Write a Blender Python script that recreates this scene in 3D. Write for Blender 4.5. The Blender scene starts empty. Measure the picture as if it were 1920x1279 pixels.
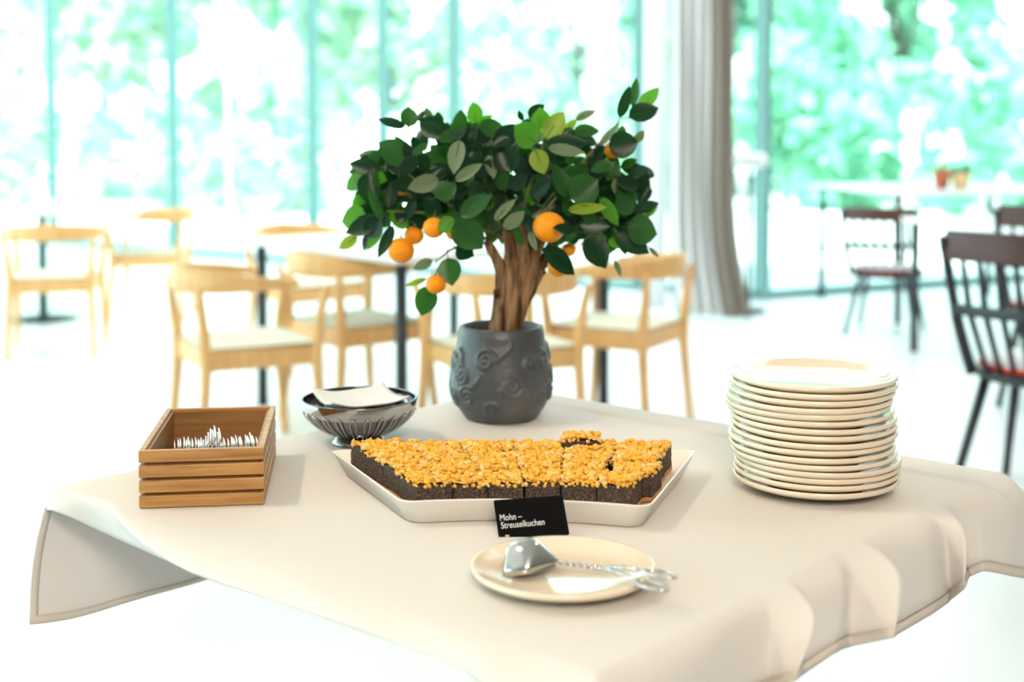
import bpy, bmesh, math, random
import numpy as np
from mathutils import Vector, Matrix, Euler

S = bpy.context.scene
COL = S.collection
PI = math.pi
rnd = random.Random(7)

# ------------------------------------------------------------------ camera
FPX, CX, CY, PITCH, EYE = 2450.0, 960.0, 375.0, math.radians(3.0), 1.25
cd = bpy.data.cameras.new('camera')
cam = bpy.data.objects.new('camera', cd)
COL.objects.link(cam)
cam.location = (0, 0, EYE)
cam.rotation_euler = (PI / 2 - PITCH, 0, 0)
cd.sensor_width = 36.0
cd.lens = FPX / 1920 * 36.0
cd.shift_y = -(639.5 - CY) / 1920
cd.clip_start, cd.clip_end = 0.05, 400
cd.dof.use_dof = True
cd.dof.focus_distance = 1.83
cd.dof.aperture_fstop = 2.5
S.camera = cam

# ------------------------------------------------------------------ sky, sun, exposure
W = bpy.data.worlds.new('sky'); S.world = W; W.use_nodes = True
bg = W.node_tree.nodes['Background']
bg.inputs[0].default_value = (0.82, 0.91, 1.0, 1)
bg.inputs[1].default_value = 5.4
sd = bpy.data.lights.new('sun', 'SUN'); sun = bpy.data.objects.new('sun', sd); COL.objects.link(sun)
sd.energy = 15.0; sd.angle = math.radians(1.5); sd.color = (1, 0.97, 0.9)
sun.location = (0, -5, 12)
sun.rotation_euler = (math.radians(42), 0, math.radians(-28))

def lamp(name, kind, loc, power, color, size=0.2, look=None, size_y=None, spot=None):
    d = bpy.data.lights.new(name, kind)
    o = bpy.data.objects.new(name, d); COL.objects.link(o)
    o.location = loc; d.energy = power; d.color = color
    if kind == 'AREA':
        d.size = size
        if size_y: d.shape = 'RECTANGLE'; d.size_y = size_y
    else:
        d.shadow_soft_size = size
    if spot: d.spot_size = spot; d.spot_blend = 0.5
    if look is not None:
        o.rotation_euler = (Vector(look) - Vector(loc)).to_track_quat('-Z', 'Y').to_euler()
    return o

WARM = (1.0, 0.76, 0.52)
lamp('ceiling_spot_lamp', 'SPOT', (-1.75, 1.85, 3.15), 105, WARM, 0.05, (-0.1, 1.8, .74), spot=1.1)
lamp('ceiling_spot_lamp', 'SPOT', (1.75, 2.75, 3.15), 45, WARM, 0.05, (0.1, 1.7, .74), spot=1.1)
lamp('front_fill_light', 'AREA', (0.35, -1.9, 3.2), 165, (1.0, .84, .70), 1.2, (0.1, 1.7, .8))  # added soft fill from behind the camera, no such fixture known
lamp('ceiling_fill_light', 'AREA', (-1.0, 7.4, 3.3), 140, (0.94, 0.97, 1.0), 6.0, size_y=4.0)  # added cool fill to brighten the background, no such panel known
lamp('ceiling_fill_light', 'AREA', (2.8, 6.8, 3.3), 100, (0.96, 0.98, 1.0), 4.0, size_y=4.0)  # added fill over the right-hand tables, likewise no known panel
lamp('ceiling_fill_light', 'AREA', (-2.8, 1.8, 3.3), 10, (0.96, 0.98, 1.0), 2.0, size_y=5.0)  # added weak fill on the left, likewise no known panel

S.view_settings.view_transform = 'Standard'
S.view_settings.look = 'None'
S.view_settings.exposure = 0.0
S.view_settings.gamma = 1.0
S.view_settings.use_curve_mapping = False
S.cycles.use_denoising = True
S.cycles.max_bounces = 10
S.cycles.diffuse_bounces = 4
S.cycles.transparent_max_bounces = 12
S.cycles.sample_clamp_indirect = 6.0
S.cycles.caustics_reflective = False
S.cycles.caustics_refractive = False

# ------------------------------------------------------------------ geometry of the view, used to read positions off the photo
def ray(px, py):
    x = (px - CX) / FPX; y = -(py - CY) / FPX
    return Vector((x, math.cos(PITCH) + y * math.sin(PITCH), -math.sin(PITCH) + y * math.cos(PITCH)))
def onz(px, py, z=0.74):
    r = ray(px, py); t = (z - EYE) / r.z
    return Vector((r.x * t, r.y * t, z))
def aty(px, py, Y):
    r = ray(px, py); t = Y / r.y
    return Vector((r.x * t, Y, EYE + r.z * t))
def onplane(px, py, p, n):
    r = ray(px, py); o = Vector((0, 0, EYE))
    t = (Vector(p) - o).dot(n) / r.dot(n)
    return o + r * t

# ------------------------------------------------------------------ materials
def srgb(r, g, b):
    f = lambda c: (c / 255 / 12.92) if c / 255 <= 0.04045 else ((c / 255 + 0.055) / 1.055) ** 2.4
    return (f(r), f(g), f(b), 1)

def mat(name, color, rough=0.5, metal=0.0, spec=0.5, noise=None, bump=None, sheen=0.0, coat=0.0, sub=None):
    """noise=(scale, color2, lo, hi, stretch); bump=(scale, strength)"""
    m = bpy.data.materials.new(name); m.use_nodes = True
    nt = m.node_tree; b = nt.nodes['Principled BSDF']
    c = tuple(color) if len(color) == 4 else tuple(color) + (1,)
    b.inputs['Base Color'].default_value = c
    b.inputs['Roughness'].default_value = rough
    b.inputs['Metallic'].default_value = metal
    b.inputs['Specular IOR Level'].default_value = spec
    b.inputs['Coat Weight'].default_value = coat
    b.inputs['Sheen Weight'].default_value = sheen
    if sub:
        b.inputs['Subsurface Weight'].default_value = sub
        b.inputs['Subsurface Radius'].default_value = (.01, .006, .003)
        b.inputs['Subsurface Scale'].default_value = 1.0
    if noise or bump:
        tc = nt.nodes.new('ShaderNodeTexCoord')
        mp = nt.nodes.new('ShaderNodeMapping')
        nt.links.new(tc.outputs['Object'], mp.inputs['Vector'])
    if noise:
        sc, c2, lo, hi = noise[:4]
        if len(noise) > 4: mp.inputs['Scale'].default_value = noise[4]
        n = nt.nodes.new('ShaderNodeTexNoise'); n.inputs['Scale'].default_value = sc
        n.inputs['Detail'].default_value = 5
        nt.links.new(mp.outputs[0], n.inputs['Vector'])
        r = nt.nodes.new('ShaderNodeValToRGB')
        r.color_ramp.elements[0].position = lo; r.color_ramp.elements[1].position = hi
        r.color_ramp.elements[0].color = c
        r.color_ramp.elements[1].color = tuple(c2) if len(c2) == 4 else tuple(c2) + (1,)
        nt.links.new(n.outputs['Fac'], r.inputs['Fac'])
        nt.links.new(r.outputs['Color'], b.inputs['Base Color'])
    if bump:
        n2 = nt.nodes.new('ShaderNodeTexNoise'); n2.inputs['Scale'].default_value = bump[0]
        n2.inputs['Detail'].default_value = 4
        nt.links.new(mp.outputs[0], n2.inputs['Vector'])
        bp = nt.nodes.new('ShaderNodeBump'); bp.inputs['Strength'].default_value = bump[1]
        bp.inputs['Distance'].default_value = 0.002
        nt.links.new(n2.outputs['Fac'], bp.inputs['Height'])
        nt.links.new(bp.outputs['Normal'], b.inputs['Normal'])
    return m

def leafmat(name, color, trans, rough=0.3, spec=0.28, tw=0.3):
    m = bpy.data.materials.new(name); m.use_nodes = True
    nt = m.node_tree; b = nt.nodes['Principled BSDF']
    b.inputs['Base Color'].default_value = tuple(color) + (1,)
    b.inputs['Roughness'].default_value = rough
    b.inputs['Specular IOR Level'].default_value = spec
    t = nt.nodes.new('ShaderNodeBsdfTranslucent'); t.inputs[0].default_value = tuple(trans) + (1,)
    mx = nt.nodes.new('ShaderNodeMixShader'); mx.inputs[0].default_value = tw
    nt.links.new(b.outputs[0], mx.inputs[1]); nt.links.new(t.outputs[0], mx.inputs[2])
    nt.links.new(mx.outputs[0], nt.nodes['Material Output'].inputs['Surface'])
    return m

M = {}
M['floor'] = mat('pale_floor', (.90, .90, .90), 0.30, spec=0.5, noise=(0.6, (.84, .85, .87), .35, .7))
M['ceiling'] = mat('ceiling_paint', (.55, .53, .50), 0.9)
M['wall'] = mat('wall_paint', (.34, .31, .28), 0.8)
M['white_paint'] = mat('white_paint', (.86, .87, .88), 0.5)
M['mullion'] = mat('window_metal', (.17, .34, .32), 0.5, metal=0.0)
M['terrace'] = mat('terrace_stone', (.62, .62, .60), 0.8, noise=(1.5, (.55, .56, .55), .3, .7))
M['cloth'] = mat('tablecloth_linen', (.72, .685, .65), 0.75, spec=0.25, sheen=0.15, bump=(900, .15))
M['hem'] = mat('tablecloth_hem', (.62, .56, .49), 0.8, spec=0.2)
M['ink'] = mat('dark_ink', (.06, .05, .04), 0.7)
M['ivory'] = mat('ivory_glaze', (.86, .73, .565), 0.10, spec=0.55, coat=0.3)
M['porcelain'] = mat('white_glaze', (.90, .84, .76), 0.14, spec=0.5, coat=0.2)
M['oak'] = mat('oak_slats', srgb(196, 146, 84), 0.42, noise=(14, srgb(150, 100, 50), .38, .72, (0.5, 9, 9)), bump=(60, .12), spec=.5)
M['oak_in'] = mat('oak_inside', srgb(168, 122, 68), 0.5, noise=(12, srgb(128, 86, 44), .35, .75, (0.5, 9, 9)))
M['steel'] = mat('polished_steel', (.62, .60, .58), 0.10, metal=1.0)
M['steel_dark'] = mat('bowl_steel', (.24, .23, .225), 0.12, metal=1.0)
M['fork_steel'] = mat('cutlery_steel', (.75, .72, .66), 0.16, metal=1.0)
M['napkin'] = mat('paper_napkin', (.80, .80, .80), 0.9, spec=.1, bump=(120, .3))
M['poppy'] = mat('poppy_filling', srgb(62, 50, 44), 0.75, noise=(420, srgb(130, 108, 92), .48, .72), bump=(500, .8), spec=.3)
M['crust'] = mat('cake_crust', srgb(205, 150, 75), 0.8, noise=(200, srgb(160, 105, 48), .4, .7))
M['crumb'] = mat('butter_crumble', srgb(248, 186, 68), 0.7, noise=(60, srgb(250, 214, 146), .46, .68), bump=(400, .5), spec=.25, sub=.1)
M['black_card'] = mat('black_card', (.006, .006, .007), 0.9, spec=.06)
M['chalk'] = mat('white_lettering', (.85, .85, .82), 0.8)
M['holder'] = mat('card_holder_wood', srgb(222, 190, 140), 0.5)
M['stone'] = mat('grey_stone_pot', (.060, .066, .074), 0.42, noise=(9, (.12, .115, .105), .45, .75), bump=(60, .5), spec=.5)
M['soil'] = mat('potting_soil', srgb(96, 66, 36), 0.95, noise=(150, srgb(50, 34, 20), .4, .6), bump=(150, .8))
M['bark'] = mat('tree_bark', srgb(158, 124, 90), 0.85, noise=(14, srgb(64, 42, 27), .42, .62, (4, 4, .6)), bump=(40, 1.0), spec=.2)
M['twig'] = mat('green_twig', srgb(96, 104, 52), 0.6)
M['orange'] = mat('orange_peel', (.93, .31, .004), 0.42, bump=(350, .35), spec=.3)
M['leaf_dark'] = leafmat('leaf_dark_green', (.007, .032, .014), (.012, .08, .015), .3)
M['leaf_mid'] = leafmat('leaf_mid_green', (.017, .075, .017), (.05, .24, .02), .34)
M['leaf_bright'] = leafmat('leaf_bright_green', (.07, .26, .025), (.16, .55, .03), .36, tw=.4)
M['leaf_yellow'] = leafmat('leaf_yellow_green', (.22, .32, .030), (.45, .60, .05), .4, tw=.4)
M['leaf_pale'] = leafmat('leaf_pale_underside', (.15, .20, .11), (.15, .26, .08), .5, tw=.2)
M['beech'] = mat('light_beech_wood', srgb(240, 192, 128), 0.4, noise=(8, srgb(226, 172, 104), .35, .7, (6, 6, 1)))
M['pad'] = mat('pale_green_seat_pad', (.80, .80, .64), 0.9)
M['dark_wood'] = mat('black_stained_wood', (.018, .022, .026), 0.32, spec=.5)
M['brown_wood'] = mat('red_brown_wood', (.07, .022, .015), 0.4)
M['red'] = mat('red_seat_cushion', srgb(205, 45, 22), 0.6)
M['dark_metal'] = mat('dark_table_metal', (.028, .034, .040), 0.4, metal=.2)
M['white_top'] = mat('white_table_top', (.86, .87, .88), 0.25, spec=.5)
M['terracotta'] = mat('terracotta', srgb(176, 96, 66), 0.8)
M['clearish'] = mat('pale_glass', (.62, .68, .74), 0.15)
M['tree_leaf'] = leafmat('tree_foliage', (.27, .56, .40), (.32, .66, .44), .6, .2, .45)
M['tree_leaf_yellow'] = leafmat('sunny_foliage', (.48, .64, .44), (.55, .74, .46), .6, .2, .45)
M['tree_leaf_deep'] = leafmat('deep_foliage', (.19, .49, .36), (.24, .58, .40), .6, .2, .4)
M['tree_bark'] = mat('grey_tree_bark', (.10, .085, .07), 0.9)

# checked curtain
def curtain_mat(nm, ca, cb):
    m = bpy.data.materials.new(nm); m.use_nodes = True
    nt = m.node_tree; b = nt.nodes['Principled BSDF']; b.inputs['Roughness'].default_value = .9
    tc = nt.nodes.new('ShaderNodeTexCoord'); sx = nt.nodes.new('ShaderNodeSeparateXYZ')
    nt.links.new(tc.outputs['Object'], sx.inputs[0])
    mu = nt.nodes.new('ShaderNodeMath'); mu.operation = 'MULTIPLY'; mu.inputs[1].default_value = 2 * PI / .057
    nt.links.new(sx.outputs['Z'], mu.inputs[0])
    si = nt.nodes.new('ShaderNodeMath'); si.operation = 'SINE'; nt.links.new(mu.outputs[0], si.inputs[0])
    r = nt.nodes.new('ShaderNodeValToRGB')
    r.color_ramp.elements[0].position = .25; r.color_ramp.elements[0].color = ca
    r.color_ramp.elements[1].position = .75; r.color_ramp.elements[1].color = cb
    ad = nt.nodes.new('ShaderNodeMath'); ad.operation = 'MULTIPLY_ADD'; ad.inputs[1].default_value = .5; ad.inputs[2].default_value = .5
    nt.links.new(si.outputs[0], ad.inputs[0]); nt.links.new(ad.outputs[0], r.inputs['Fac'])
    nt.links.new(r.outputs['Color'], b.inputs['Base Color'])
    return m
M['curtain'] = curtain_mat('curtain_cloth_shaded', (.13, .108, .085, 1), (.29, .255, .21, 1))
M['curtain_lit'] = curtain_mat('curtain_cloth_lit', (.56, .56, .54, 1), (.88, .88, .87, 1))

def glass_mat():
    m = bpy.data.materials.new('tinted_window_glass'); m.use_nodes = True
    nt = m.node_tree; nt.nodes.remove(nt.nodes['Principled BSDF'])
    t = nt.nodes.new('ShaderNodeBsdfTransparent'); t.inputs[0].default_value = (.87, .99, .96, 1)
    g = nt.nodes.new('ShaderNodeBsdfGlossy'); g.inputs['Roughness'].default_value = .03
    mx = nt.nodes.new('ShaderNodeMixShader'); mx.inputs[0].default_value = .04
    nt.links.new(t.outputs[0], mx.inputs[1]); nt.links.new(g.outputs[0], mx.inputs[2])
    nt.links.new(mx.outputs[0], nt.nodes['Material Output'].inputs['Surface'])
    return m
M['glass'] = glass_mat()

# ------------------------------------------------------------------ mesh helpers
class MB:
    def __init__(s): s.v = []; s.f = []; s.mi = []
    def add(s, v, f, mi=0):
        o = len(s.v); s.v += [tuple(p) for p in v]
        s.f += [tuple(i + o for i in q) for q in f]; s.mi += [mi] * len(f); return s
    def box(s, c, d, rot=None, mi=0):
        hx, hy, hz = d[0] / 2, d[1] / 2, d[2] / 2
        vs = [Vector((x, y, z)) for x in (-hx, hx) for y in (-hy, hy) for z in (-hz, hz)]
        if rot is not None: vs = [rot @ p for p in vs]
        vs = [p + Vector(c) for p in vs]
        return s.add(vs, [(0, 1, 3, 2), (4, 6, 7, 5), (0, 4, 5, 1), (2, 3, 7, 6), (0, 2, 6, 4), (1, 5, 7, 3)], mi)
    def lathe(s, prof, n=64, c=(0, 0, 0), mi=0, sx=1, sy=1):
        vs = []; fs = []; k = len(prof)
        for i in range(n):
            a = 2 * PI * i / n
            for r, z in prof: vs.append((c[0] + r * math.cos(a) * sx, c[1] + r * math.sin(a) * sy, c[2] + z))
        for i in range(n):
            j = (i + 1) % n
            for q in range(k - 1): fs.append((i * k + q, j * k + q, j * k + q + 1, i * k + q + 1))
        return s.add(vs, fs, mi)
    def tube(s, path, rad, n=10, mi=0, cap=True, flat=1.0):
        P = [Vector(p) for p in path]; k = len(P)
        R = rad if isinstance(rad, (list, tuple)) else [rad] * k
        t0 = (P[1] - P[0]).normalized()
        up = Vector((0, 0, 1)) if abs(t0.z) < .9 else Vector((1, 0, 0))
        u = t0.cross(up).normalized(); vs = []; fs = []
        for i in range(k):
            t = (P[min(i + 1, k - 1)] - P[max(i - 1, 0)]).normalized()
            u = (u - t * u.dot(t)).normalized(); w = t.cross(u)
            for j in range(n):
                a = 2 * PI * j / n
                vs.append(P[i] + (u * math.cos(a) + w * math.sin(a) * flat) * R[i])
        for i in range(k - 1):
            for j in range(n):
                j2 = (j + 1) % n
                fs.append((i * n + j, i * n + j2, (i + 1) * n + j2, (i + 1) * n + j))
        if cap:
            fs.append(tuple(range(n - 1, -1, -1))); fs.append(tuple((k - 1) * n + j for j in range(n)))
        return s.add(vs, fs, mi)
    def grid(s, pts, mi=0, flip=False):
        r = len(pts); c = len(pts[0]); vs = [p for row in pts for p in row]; fs = []
        for i in range(r - 1):
            for j in range(c - 1):
                q = (i * c + j, i * c + j + 1, (i + 1) * c + j + 1, (i + 1) * c + j)
                fs.append(q[::-1] if flip else q)
        return s.add(vs, fs, mi)
    def ball(s, c, r, sub=2, jit=0, sc=(1, 1, 1), mi=0, rg=rnd):
        V, F = ICO[sub]
        vs = []
        for p in V:
            k = r * (1 + (rg.uniform(-jit, jit) if jit else 0))
            vs.append((c[0] + p[0] * k * sc[0], c[1] + p[1] * k * sc[1], c[2] + p[2] * k * sc[2]))
        return s.add(vs, F, mi)
    def mesh(s, name, mats):
        me = bpy.data.meshes.new(name); me.from_pydata(s.v, [], s.f)
        for m in (mats if isinstance(mats, (list, tuple)) else [mats]): me.materials.append(m)
        if any(s.mi): me.polygons.foreach_set('material_index', s.mi)
        me.update(); return me
    def build(s, name, mats, parent=None, smooth=True, bevel=0, loc=None, sub=0, auto=None):
        me = s.mesh(name, mats)
        o = bpy.data.objects.new(name, me); COL.objects.link(o)
        if smooth: me.polygons.foreach_set('use_smooth', [True] * len(me.polygons))
        if bevel:
            b = o.modifiers.new('bevel', 'BEVEL'); b.width = bevel; b.segments = 2; b.limit_method = 'ANGLE'
            b.harden_normals = False
        if sub:
            b = o.modifiers.new('subdivision', 'SUBSURF'); b.levels = sub; b.render_levels = sub
        if parent: o.parent = parent
        if loc is not None: o.location = loc
        return o

ICO = {}
for _s in (1, 2, 3):
    bm = bmesh.new(); bmesh.ops.create_icosphere(bm, subdivisions=_s, radius=1)
    bm.verts.ensure_lookup_table()
    ICO[_s] = ([tuple(v.co) for v in bm.verts], [tuple(v.index for v in f.verts) for f in bm.faces]); bm.free()

def smoothpath(pts, n=8):
    P = [Vector(p) for p in pts]; out = []
    for i in range(len(P) - 1):
        p0 = P[max(i - 1, 0)]; p1 = P[i]; p2 = P[i + 1]; p3 = P[min(i + 2, len(P) - 1)]
        for k in range(n):
            t = k / n
            out.append(0.5 * ((2 * p1) + (p2 - p0) * t + (2 * p0 - 5 * p1 + 4 * p2 - p3) * t * t + (3 * p1 - p0 - 3 * p2 + p3) * t ** 3))
    out.append(P[-1]); return out

def thing(name, label, cat, loc=(0, 0, 0), rz=0, group=None):
    o = bpy.data.objects.new(name, None); COL.objects.link(o)
    o.location = loc; o.rotation_euler = (0, 0, rz); o.empty_display_size = .05
    o['label'] = label; o['category'] = cat
    if group: o['group'] = group
    return o
def tag(o, label, cat, group=None):
    o['label'] = label; o['category'] = cat
    if group: o['group'] = group
    return o
def struct(o): o['kind'] = 'structure'; return o
def copy_tree(o, label=None, loc=None, rz=None, parent=None):
    c = o.copy(); COL.objects.link(c)
    if parent: c.parent = parent
    for ch in list(o.children): copy_tree(ch, parent=c)
    if label: c['label'] = label
    if loc is not None: c.location = loc
    if rz is not None: c.rotation_euler = (0, 0, rz)
    return c

# ================================================================== ROOM
def wall_y(x): return 11.01 - .688 * x
CORNER = Vector((1.866, 9.727, 0))
CEIL = 3.4
def rwall_y(x): return CORNER.y + .5 * (x - CORNER.x)

fl = MB()
fl.add([(-8, -3.5, 0), (6.5, -3.5, 0), (6.5, rwall_y(6.5), 0), CORNER, (-8, wall_y(-8), 0),
        (-8, -3.5, -.1), (6.5, -3.5, -.1), (6.5, rwall_y(6.5), -.1), (CORNER.x, CORNER.y, -.1), (-8, wall_y(-8), -.1)],
       [(0, 1, 2, 3, 4), (9, 8, 7, 6, 5), (0, 5, 6, 1), (1, 6, 7, 2), (2, 7, 8, 3), (3, 8, 9, 4), (4, 9, 5, 0)])
struct(fl.build('floor', M['floor'], smooth=False))
ce = MB()
ce.add([(x, y, z) for z in (CEIL, CEIL + .25) for x, y in ((-8.1, -3.6), (6.6, -3.6), (6.6, rwall_y(6.6) + .1), (CORNER.x, CORNER.y + .1), (-8.1, wall_y(-8.1) + .1))],
       [(4, 3, 2, 1, 0), (5, 6, 7, 8, 9), (0, 1, 6, 5), (1, 2, 7, 6), (2, 3, 8, 7), (3, 4, 9, 8), (4, 0, 5, 9)])
struct(ce.build('ceiling', M['ceiling'], smooth=False))
struct(MB().box((-.75, -3.55, CEIL / 2), (14.6, .1, CEIL)).build('wall_back', M['wall'], smooth=False))
struct(MB().box((6.55, (rwall_y(6.5) - 3.5) / 2, CEIL / 2), (.1, rwall_y(6.5) + 3.5, CEIL)).build('wall_right', M['wall'], smooth=False))

# glazed walls: every pane with its own frame posts
wn = 0
def window(a, b, post=.06, postb=None):
    global wn
    wn += 1
    a = Vector(a); b = Vector(b); d = (b - a); L = d.length; d.normalize()
    ang = math.atan2(d.y, d.x)
    R = Matrix.Rotation(ang, 3, 'Z')
    c = (a + b) / 2
    pane = MB().box((0, 0, CEIL / 2), (L - .012, .012, CEIL - .12)).build('window_%d' % wn, M['glass'], smooth=False)
    pane.location = c; pane.rotation_euler = (0, 0, ang); struct(pane)
    fr = MB()
    fr.box((-L / 2, 0, CEIL / 2), (post, .14, CEIL - .01))
    fr.box((0, 0, .03), (L - post, .10, .055)); fr.box((0, 0, CEIL - .04), (L - post, .10, .06))
    if postb: fr.box((L / 2, 0, CEIL / 2), (postb, .14, CEIL - .01))
    f = fr.build('window_frame', M['mullion'], pane, smooth=False)
def wp(px):
    r = (px - CX) / FPX; y = 11.01 / (1 + .688 * r); return (r * y, y, 0)
fac = [(-8, wall_y(-8), 0), wp(98), wp(325), wp(587), wp(719), wp(852), wp(1198), (CORNER.x, CORNER.y, 0)]
wd = [.1, .02, .045, .045, .035, .055, .045]
for i in range(len(fac) - 1): window(fac[i], fac[i + 1], wd[i])
window(CORNER, (4.6, rwall_y(4.6), 0), .055)
window((4.6, rwall_y(4.6), 0), (6.5, rwall_y(6.5), 0), .07)
ys = [-3.5, -.5, 2.5, 5.5, 8.5, 11.5, 14, wall_y(-8)]
for i in range(len(ys) - 1): window((-8, ys[i], 0), (-8, ys[i + 1], 0), .07)

# white column in front of the glass and the checked curtain hung beside it
c1 = aty(1118, 500, 10.0)
o = MB().lathe([(0, 0), (.075, 0), (.075, CEIL), (0, CEIL)], 32).build('trim_1', M['white_paint']); o.location = (c1.x, 10.0, 0); struct(o)
c2 = aty(1228, 500, 9.35)
o = MB().lathe([(0, 0), (.085, 0), (.085, CEIL), (0, CEIL)], 32).build('trim_2', M['white_paint']); o.location = (c2.x, 9.35, 0); struct(o)

def build_curtain():
    Y = 8.72
    xl = lambda z: aty(1252, 0, Y).x
    b = MB(); rows = []
    nz, nx = 40, 120
    for i in range(nz + 1):
        z = .02 + (CEIL - .06) * i / nz
        f = max(0, 1 - z / .95); flare = f * f
        L = aty(1254, 500, Y).x - .0 * flare + .035 * flare
        Rr = aty(1368, 500, Y).x + .125 * flare + .012 * max(0, 1 - z / 2.2)
        row = []
        for j in range(nx + 1):
            t = j / nx
            # left half: bright face turned to the window; right half: big fold turned to the room
            x = L + (Rr - L) * t
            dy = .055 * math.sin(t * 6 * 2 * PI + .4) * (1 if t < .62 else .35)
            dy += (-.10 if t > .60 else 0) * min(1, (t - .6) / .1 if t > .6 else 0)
            dy += .02 * math.sin(3 * z + 9 * t)
            row.append((x - (L0 := aty(1310, 500, Y).x), dy - .05 * flare, z))
        rows.append(row)
    t = thing('curtain', 'checked curtain with lit and shaded sides painted in, hanging bunched beside the white column', 'curtain', (aty(1310, 500, Y).x, Y, 0))
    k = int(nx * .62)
    for nm, lo, hi, m in (('lit_side', 0, k, 'curtain_lit'), ('shaded_side', k, nx, 'curtain')):  # one curtain, split where the painted light turns to shade
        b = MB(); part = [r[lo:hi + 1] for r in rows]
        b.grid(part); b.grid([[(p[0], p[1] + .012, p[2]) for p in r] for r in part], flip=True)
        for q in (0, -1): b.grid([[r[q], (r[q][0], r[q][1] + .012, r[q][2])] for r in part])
        o = b.build(nm, M[m], t); o['label'] = nm.split('_')[0] + ' checked side of the curtain, light and shade painted in'
build_curtain()

# ================================================================== OUTSIDE
g = MB().add([(-60, -20, -.12), (60, -20, -.12), (60, 90, -.12), (-60, 90, -.12), (-60, -20, -.4), (60, -20, -.4), (60, 90, -.4), (-60, 90, -.4)],
             [(0, 1, 2, 3), (7, 6, 5, 4), (0, 4, 5, 1), (1, 5, 6, 2), (2, 6, 7, 3), (3, 7, 4, 0)])
struct(g.build('terrace_ground', M['terrace'], smooth=False))

def garden_tree(x, y, h, w, z0, m, label, cat, n=1500, seed=1, leaf=.40, trunk=True):
    rg = random.Random(seed)
    t = thing('garden_tree' if trunk else 'garden_bush', label, cat, (x, y, -.12))
    if trunk:
        tr = MB(); tr.tube(smoothpath([(0, 0, 0), (rg.uniform(-.2, .2), 0, h * .3), (rg.uniform(-.4, .4), rg.uniform(-.3, .3), h * .75)], 5), [.16 - .008 * i for i in range(11)], 8)
        for k in range(4):
            a = rg.uniform(0, 6.28)
            tr.tube([(0, 0, h * .3), (math.cos(a) * w * .35, math.sin(a) * w * .3, h * (.5 + .1 * k))], [.08, .03], 6)
        tr.build('trunk', M['tree_bark'], t)
    fo = MB()
    cl = [(rg.uniform(-w, w) / 2, rg.uniform(-w, w) / 2.6, z0 + (h - z0) * rg.random() ** .9, rg.uniform(.45, 1.0)) for _ in range(int(14 + h * 2.2))]
    for i in range(n):
        cx, cy, cz, r = rg.choice(cl)
        d = Vector((rg.gauss(0, 1), rg.gauss(0, 1), rg.gauss(0, 1))); d.normalize()
        p = Vector((cx, cy, cz)) + d * r * rg.random() ** .4
        if p.z < .05: p.z = .05 + rg.random() * .3
        nrm = (d + Vector((rg.uniform(-.6, .6), rg.uniform(-.6, .6), rg.uniform(-.2, 1)))).normalized()
        u = nrm.orthogonal().normalized(); v = nrm.cross(u); l = leaf * rg.uniform(.6, 1.3)
        a = rg.uniform(0, 6.28); u, v = u * math.cos(a) + v * math.sin(a), v * math.cos(a) - u * math.sin(a)
        fo.add([p - u * l, p + v * l * .45 + nrm * .02, p + u * l, p - v * l * .45 + nrm * .02], [(0, 1, 2, 3)], rg.choice([0, 0, 1]))
    fo.build('foliage', m, t)
    return t
TL = [M['tree_leaf'], M['tree_leaf_yellow']]; TY = [M['tree_leaf_yellow'], M['tree_leaf']]; TD = [M['tree_leaf'], M['tree_leaf_deep']]
trees = [
 (-13.5, 36, 9, 6.0, 1.5, TY, 'tall sunlit yellow-green tree at the far left behind the glass', 1500),
 (-9.0, 29, 6.8, 4.6, .9, TY, 'rounded pale green tree left of the second window post', 1500),
 (-5.4, 36, 9, 4.8, 2.0, TL, 'tree with a bluish green crown behind the bright garden lamp', 1300),
 (-2.6, 28, 6.4, 4.6, .8, TY, 'low sunlit tree right behind the potted orange tree on its left', 1400),
 (1.6, 35, 9.0, 5.6, 1.0, TL, 'teal green tree seen above the crown of the orange tree', 1600),
 (4.7, 28, 7.8, 5.0, .6, TD, 'deep green tree right of the checked curtain', 1700),
 (10.0, 34, 9.0, 6.4, .6, TD, 'broad deep green tree behind the far right table', 1800),
 (13.6, 28, 8.2, 5.4, 1, TL, 'tall green tree at the right edge of the garden', 1300),
]
for i, (x, y, h, w, z0, m, lb, n) in enumerate(trees): garden_tree(x, y, h, w, z0, m, lb, 'tree', n, 11 + i)
bushes = [
 (-10.2, 22.5, 2.6, 4.0, .1, TY, 'low sunny bush behind the leftmost round table', 700),
 (-5.2, 22.5, 2.0, 3.8, .1, TL, 'low bush left of the orange tree behind the beech chairs', 600),
 (1.5, 22.5, 2.4, 3.6, .1, TL, 'low bush behind the white column', 600),
 (5.6, 21.5, 2.3, 3.4, .1, TD, 'dark green bush just right of the curtain', 750),
 (10.0, 22.5, 2.6, 4.0, .1, TD, 'dark green bush behind the terracotta pots', 750),
]
for i, (x, y, h, w, z0, m, lb, n) in enumerate(bushes): garden_tree(x, y, h, w, z0, m, lb, 'bush', n, 41 + i, .28, False)
# low white bench on the terrace
t = thing('terrace_bench', 'long low white bench on the terrace right of the curtain', 'bench', (4.0, 15.2, -.12))
MB().box((0, 0, .38), (1.9, .5, .10)).build('seat', M['white_paint'], t, smooth=False, bevel=.01)
for sx in (-.7, .7): MB().box((sx, 0, .165), (.12, .45, .33)).build('leg', M['white_paint'], t, smooth=False)
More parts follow.
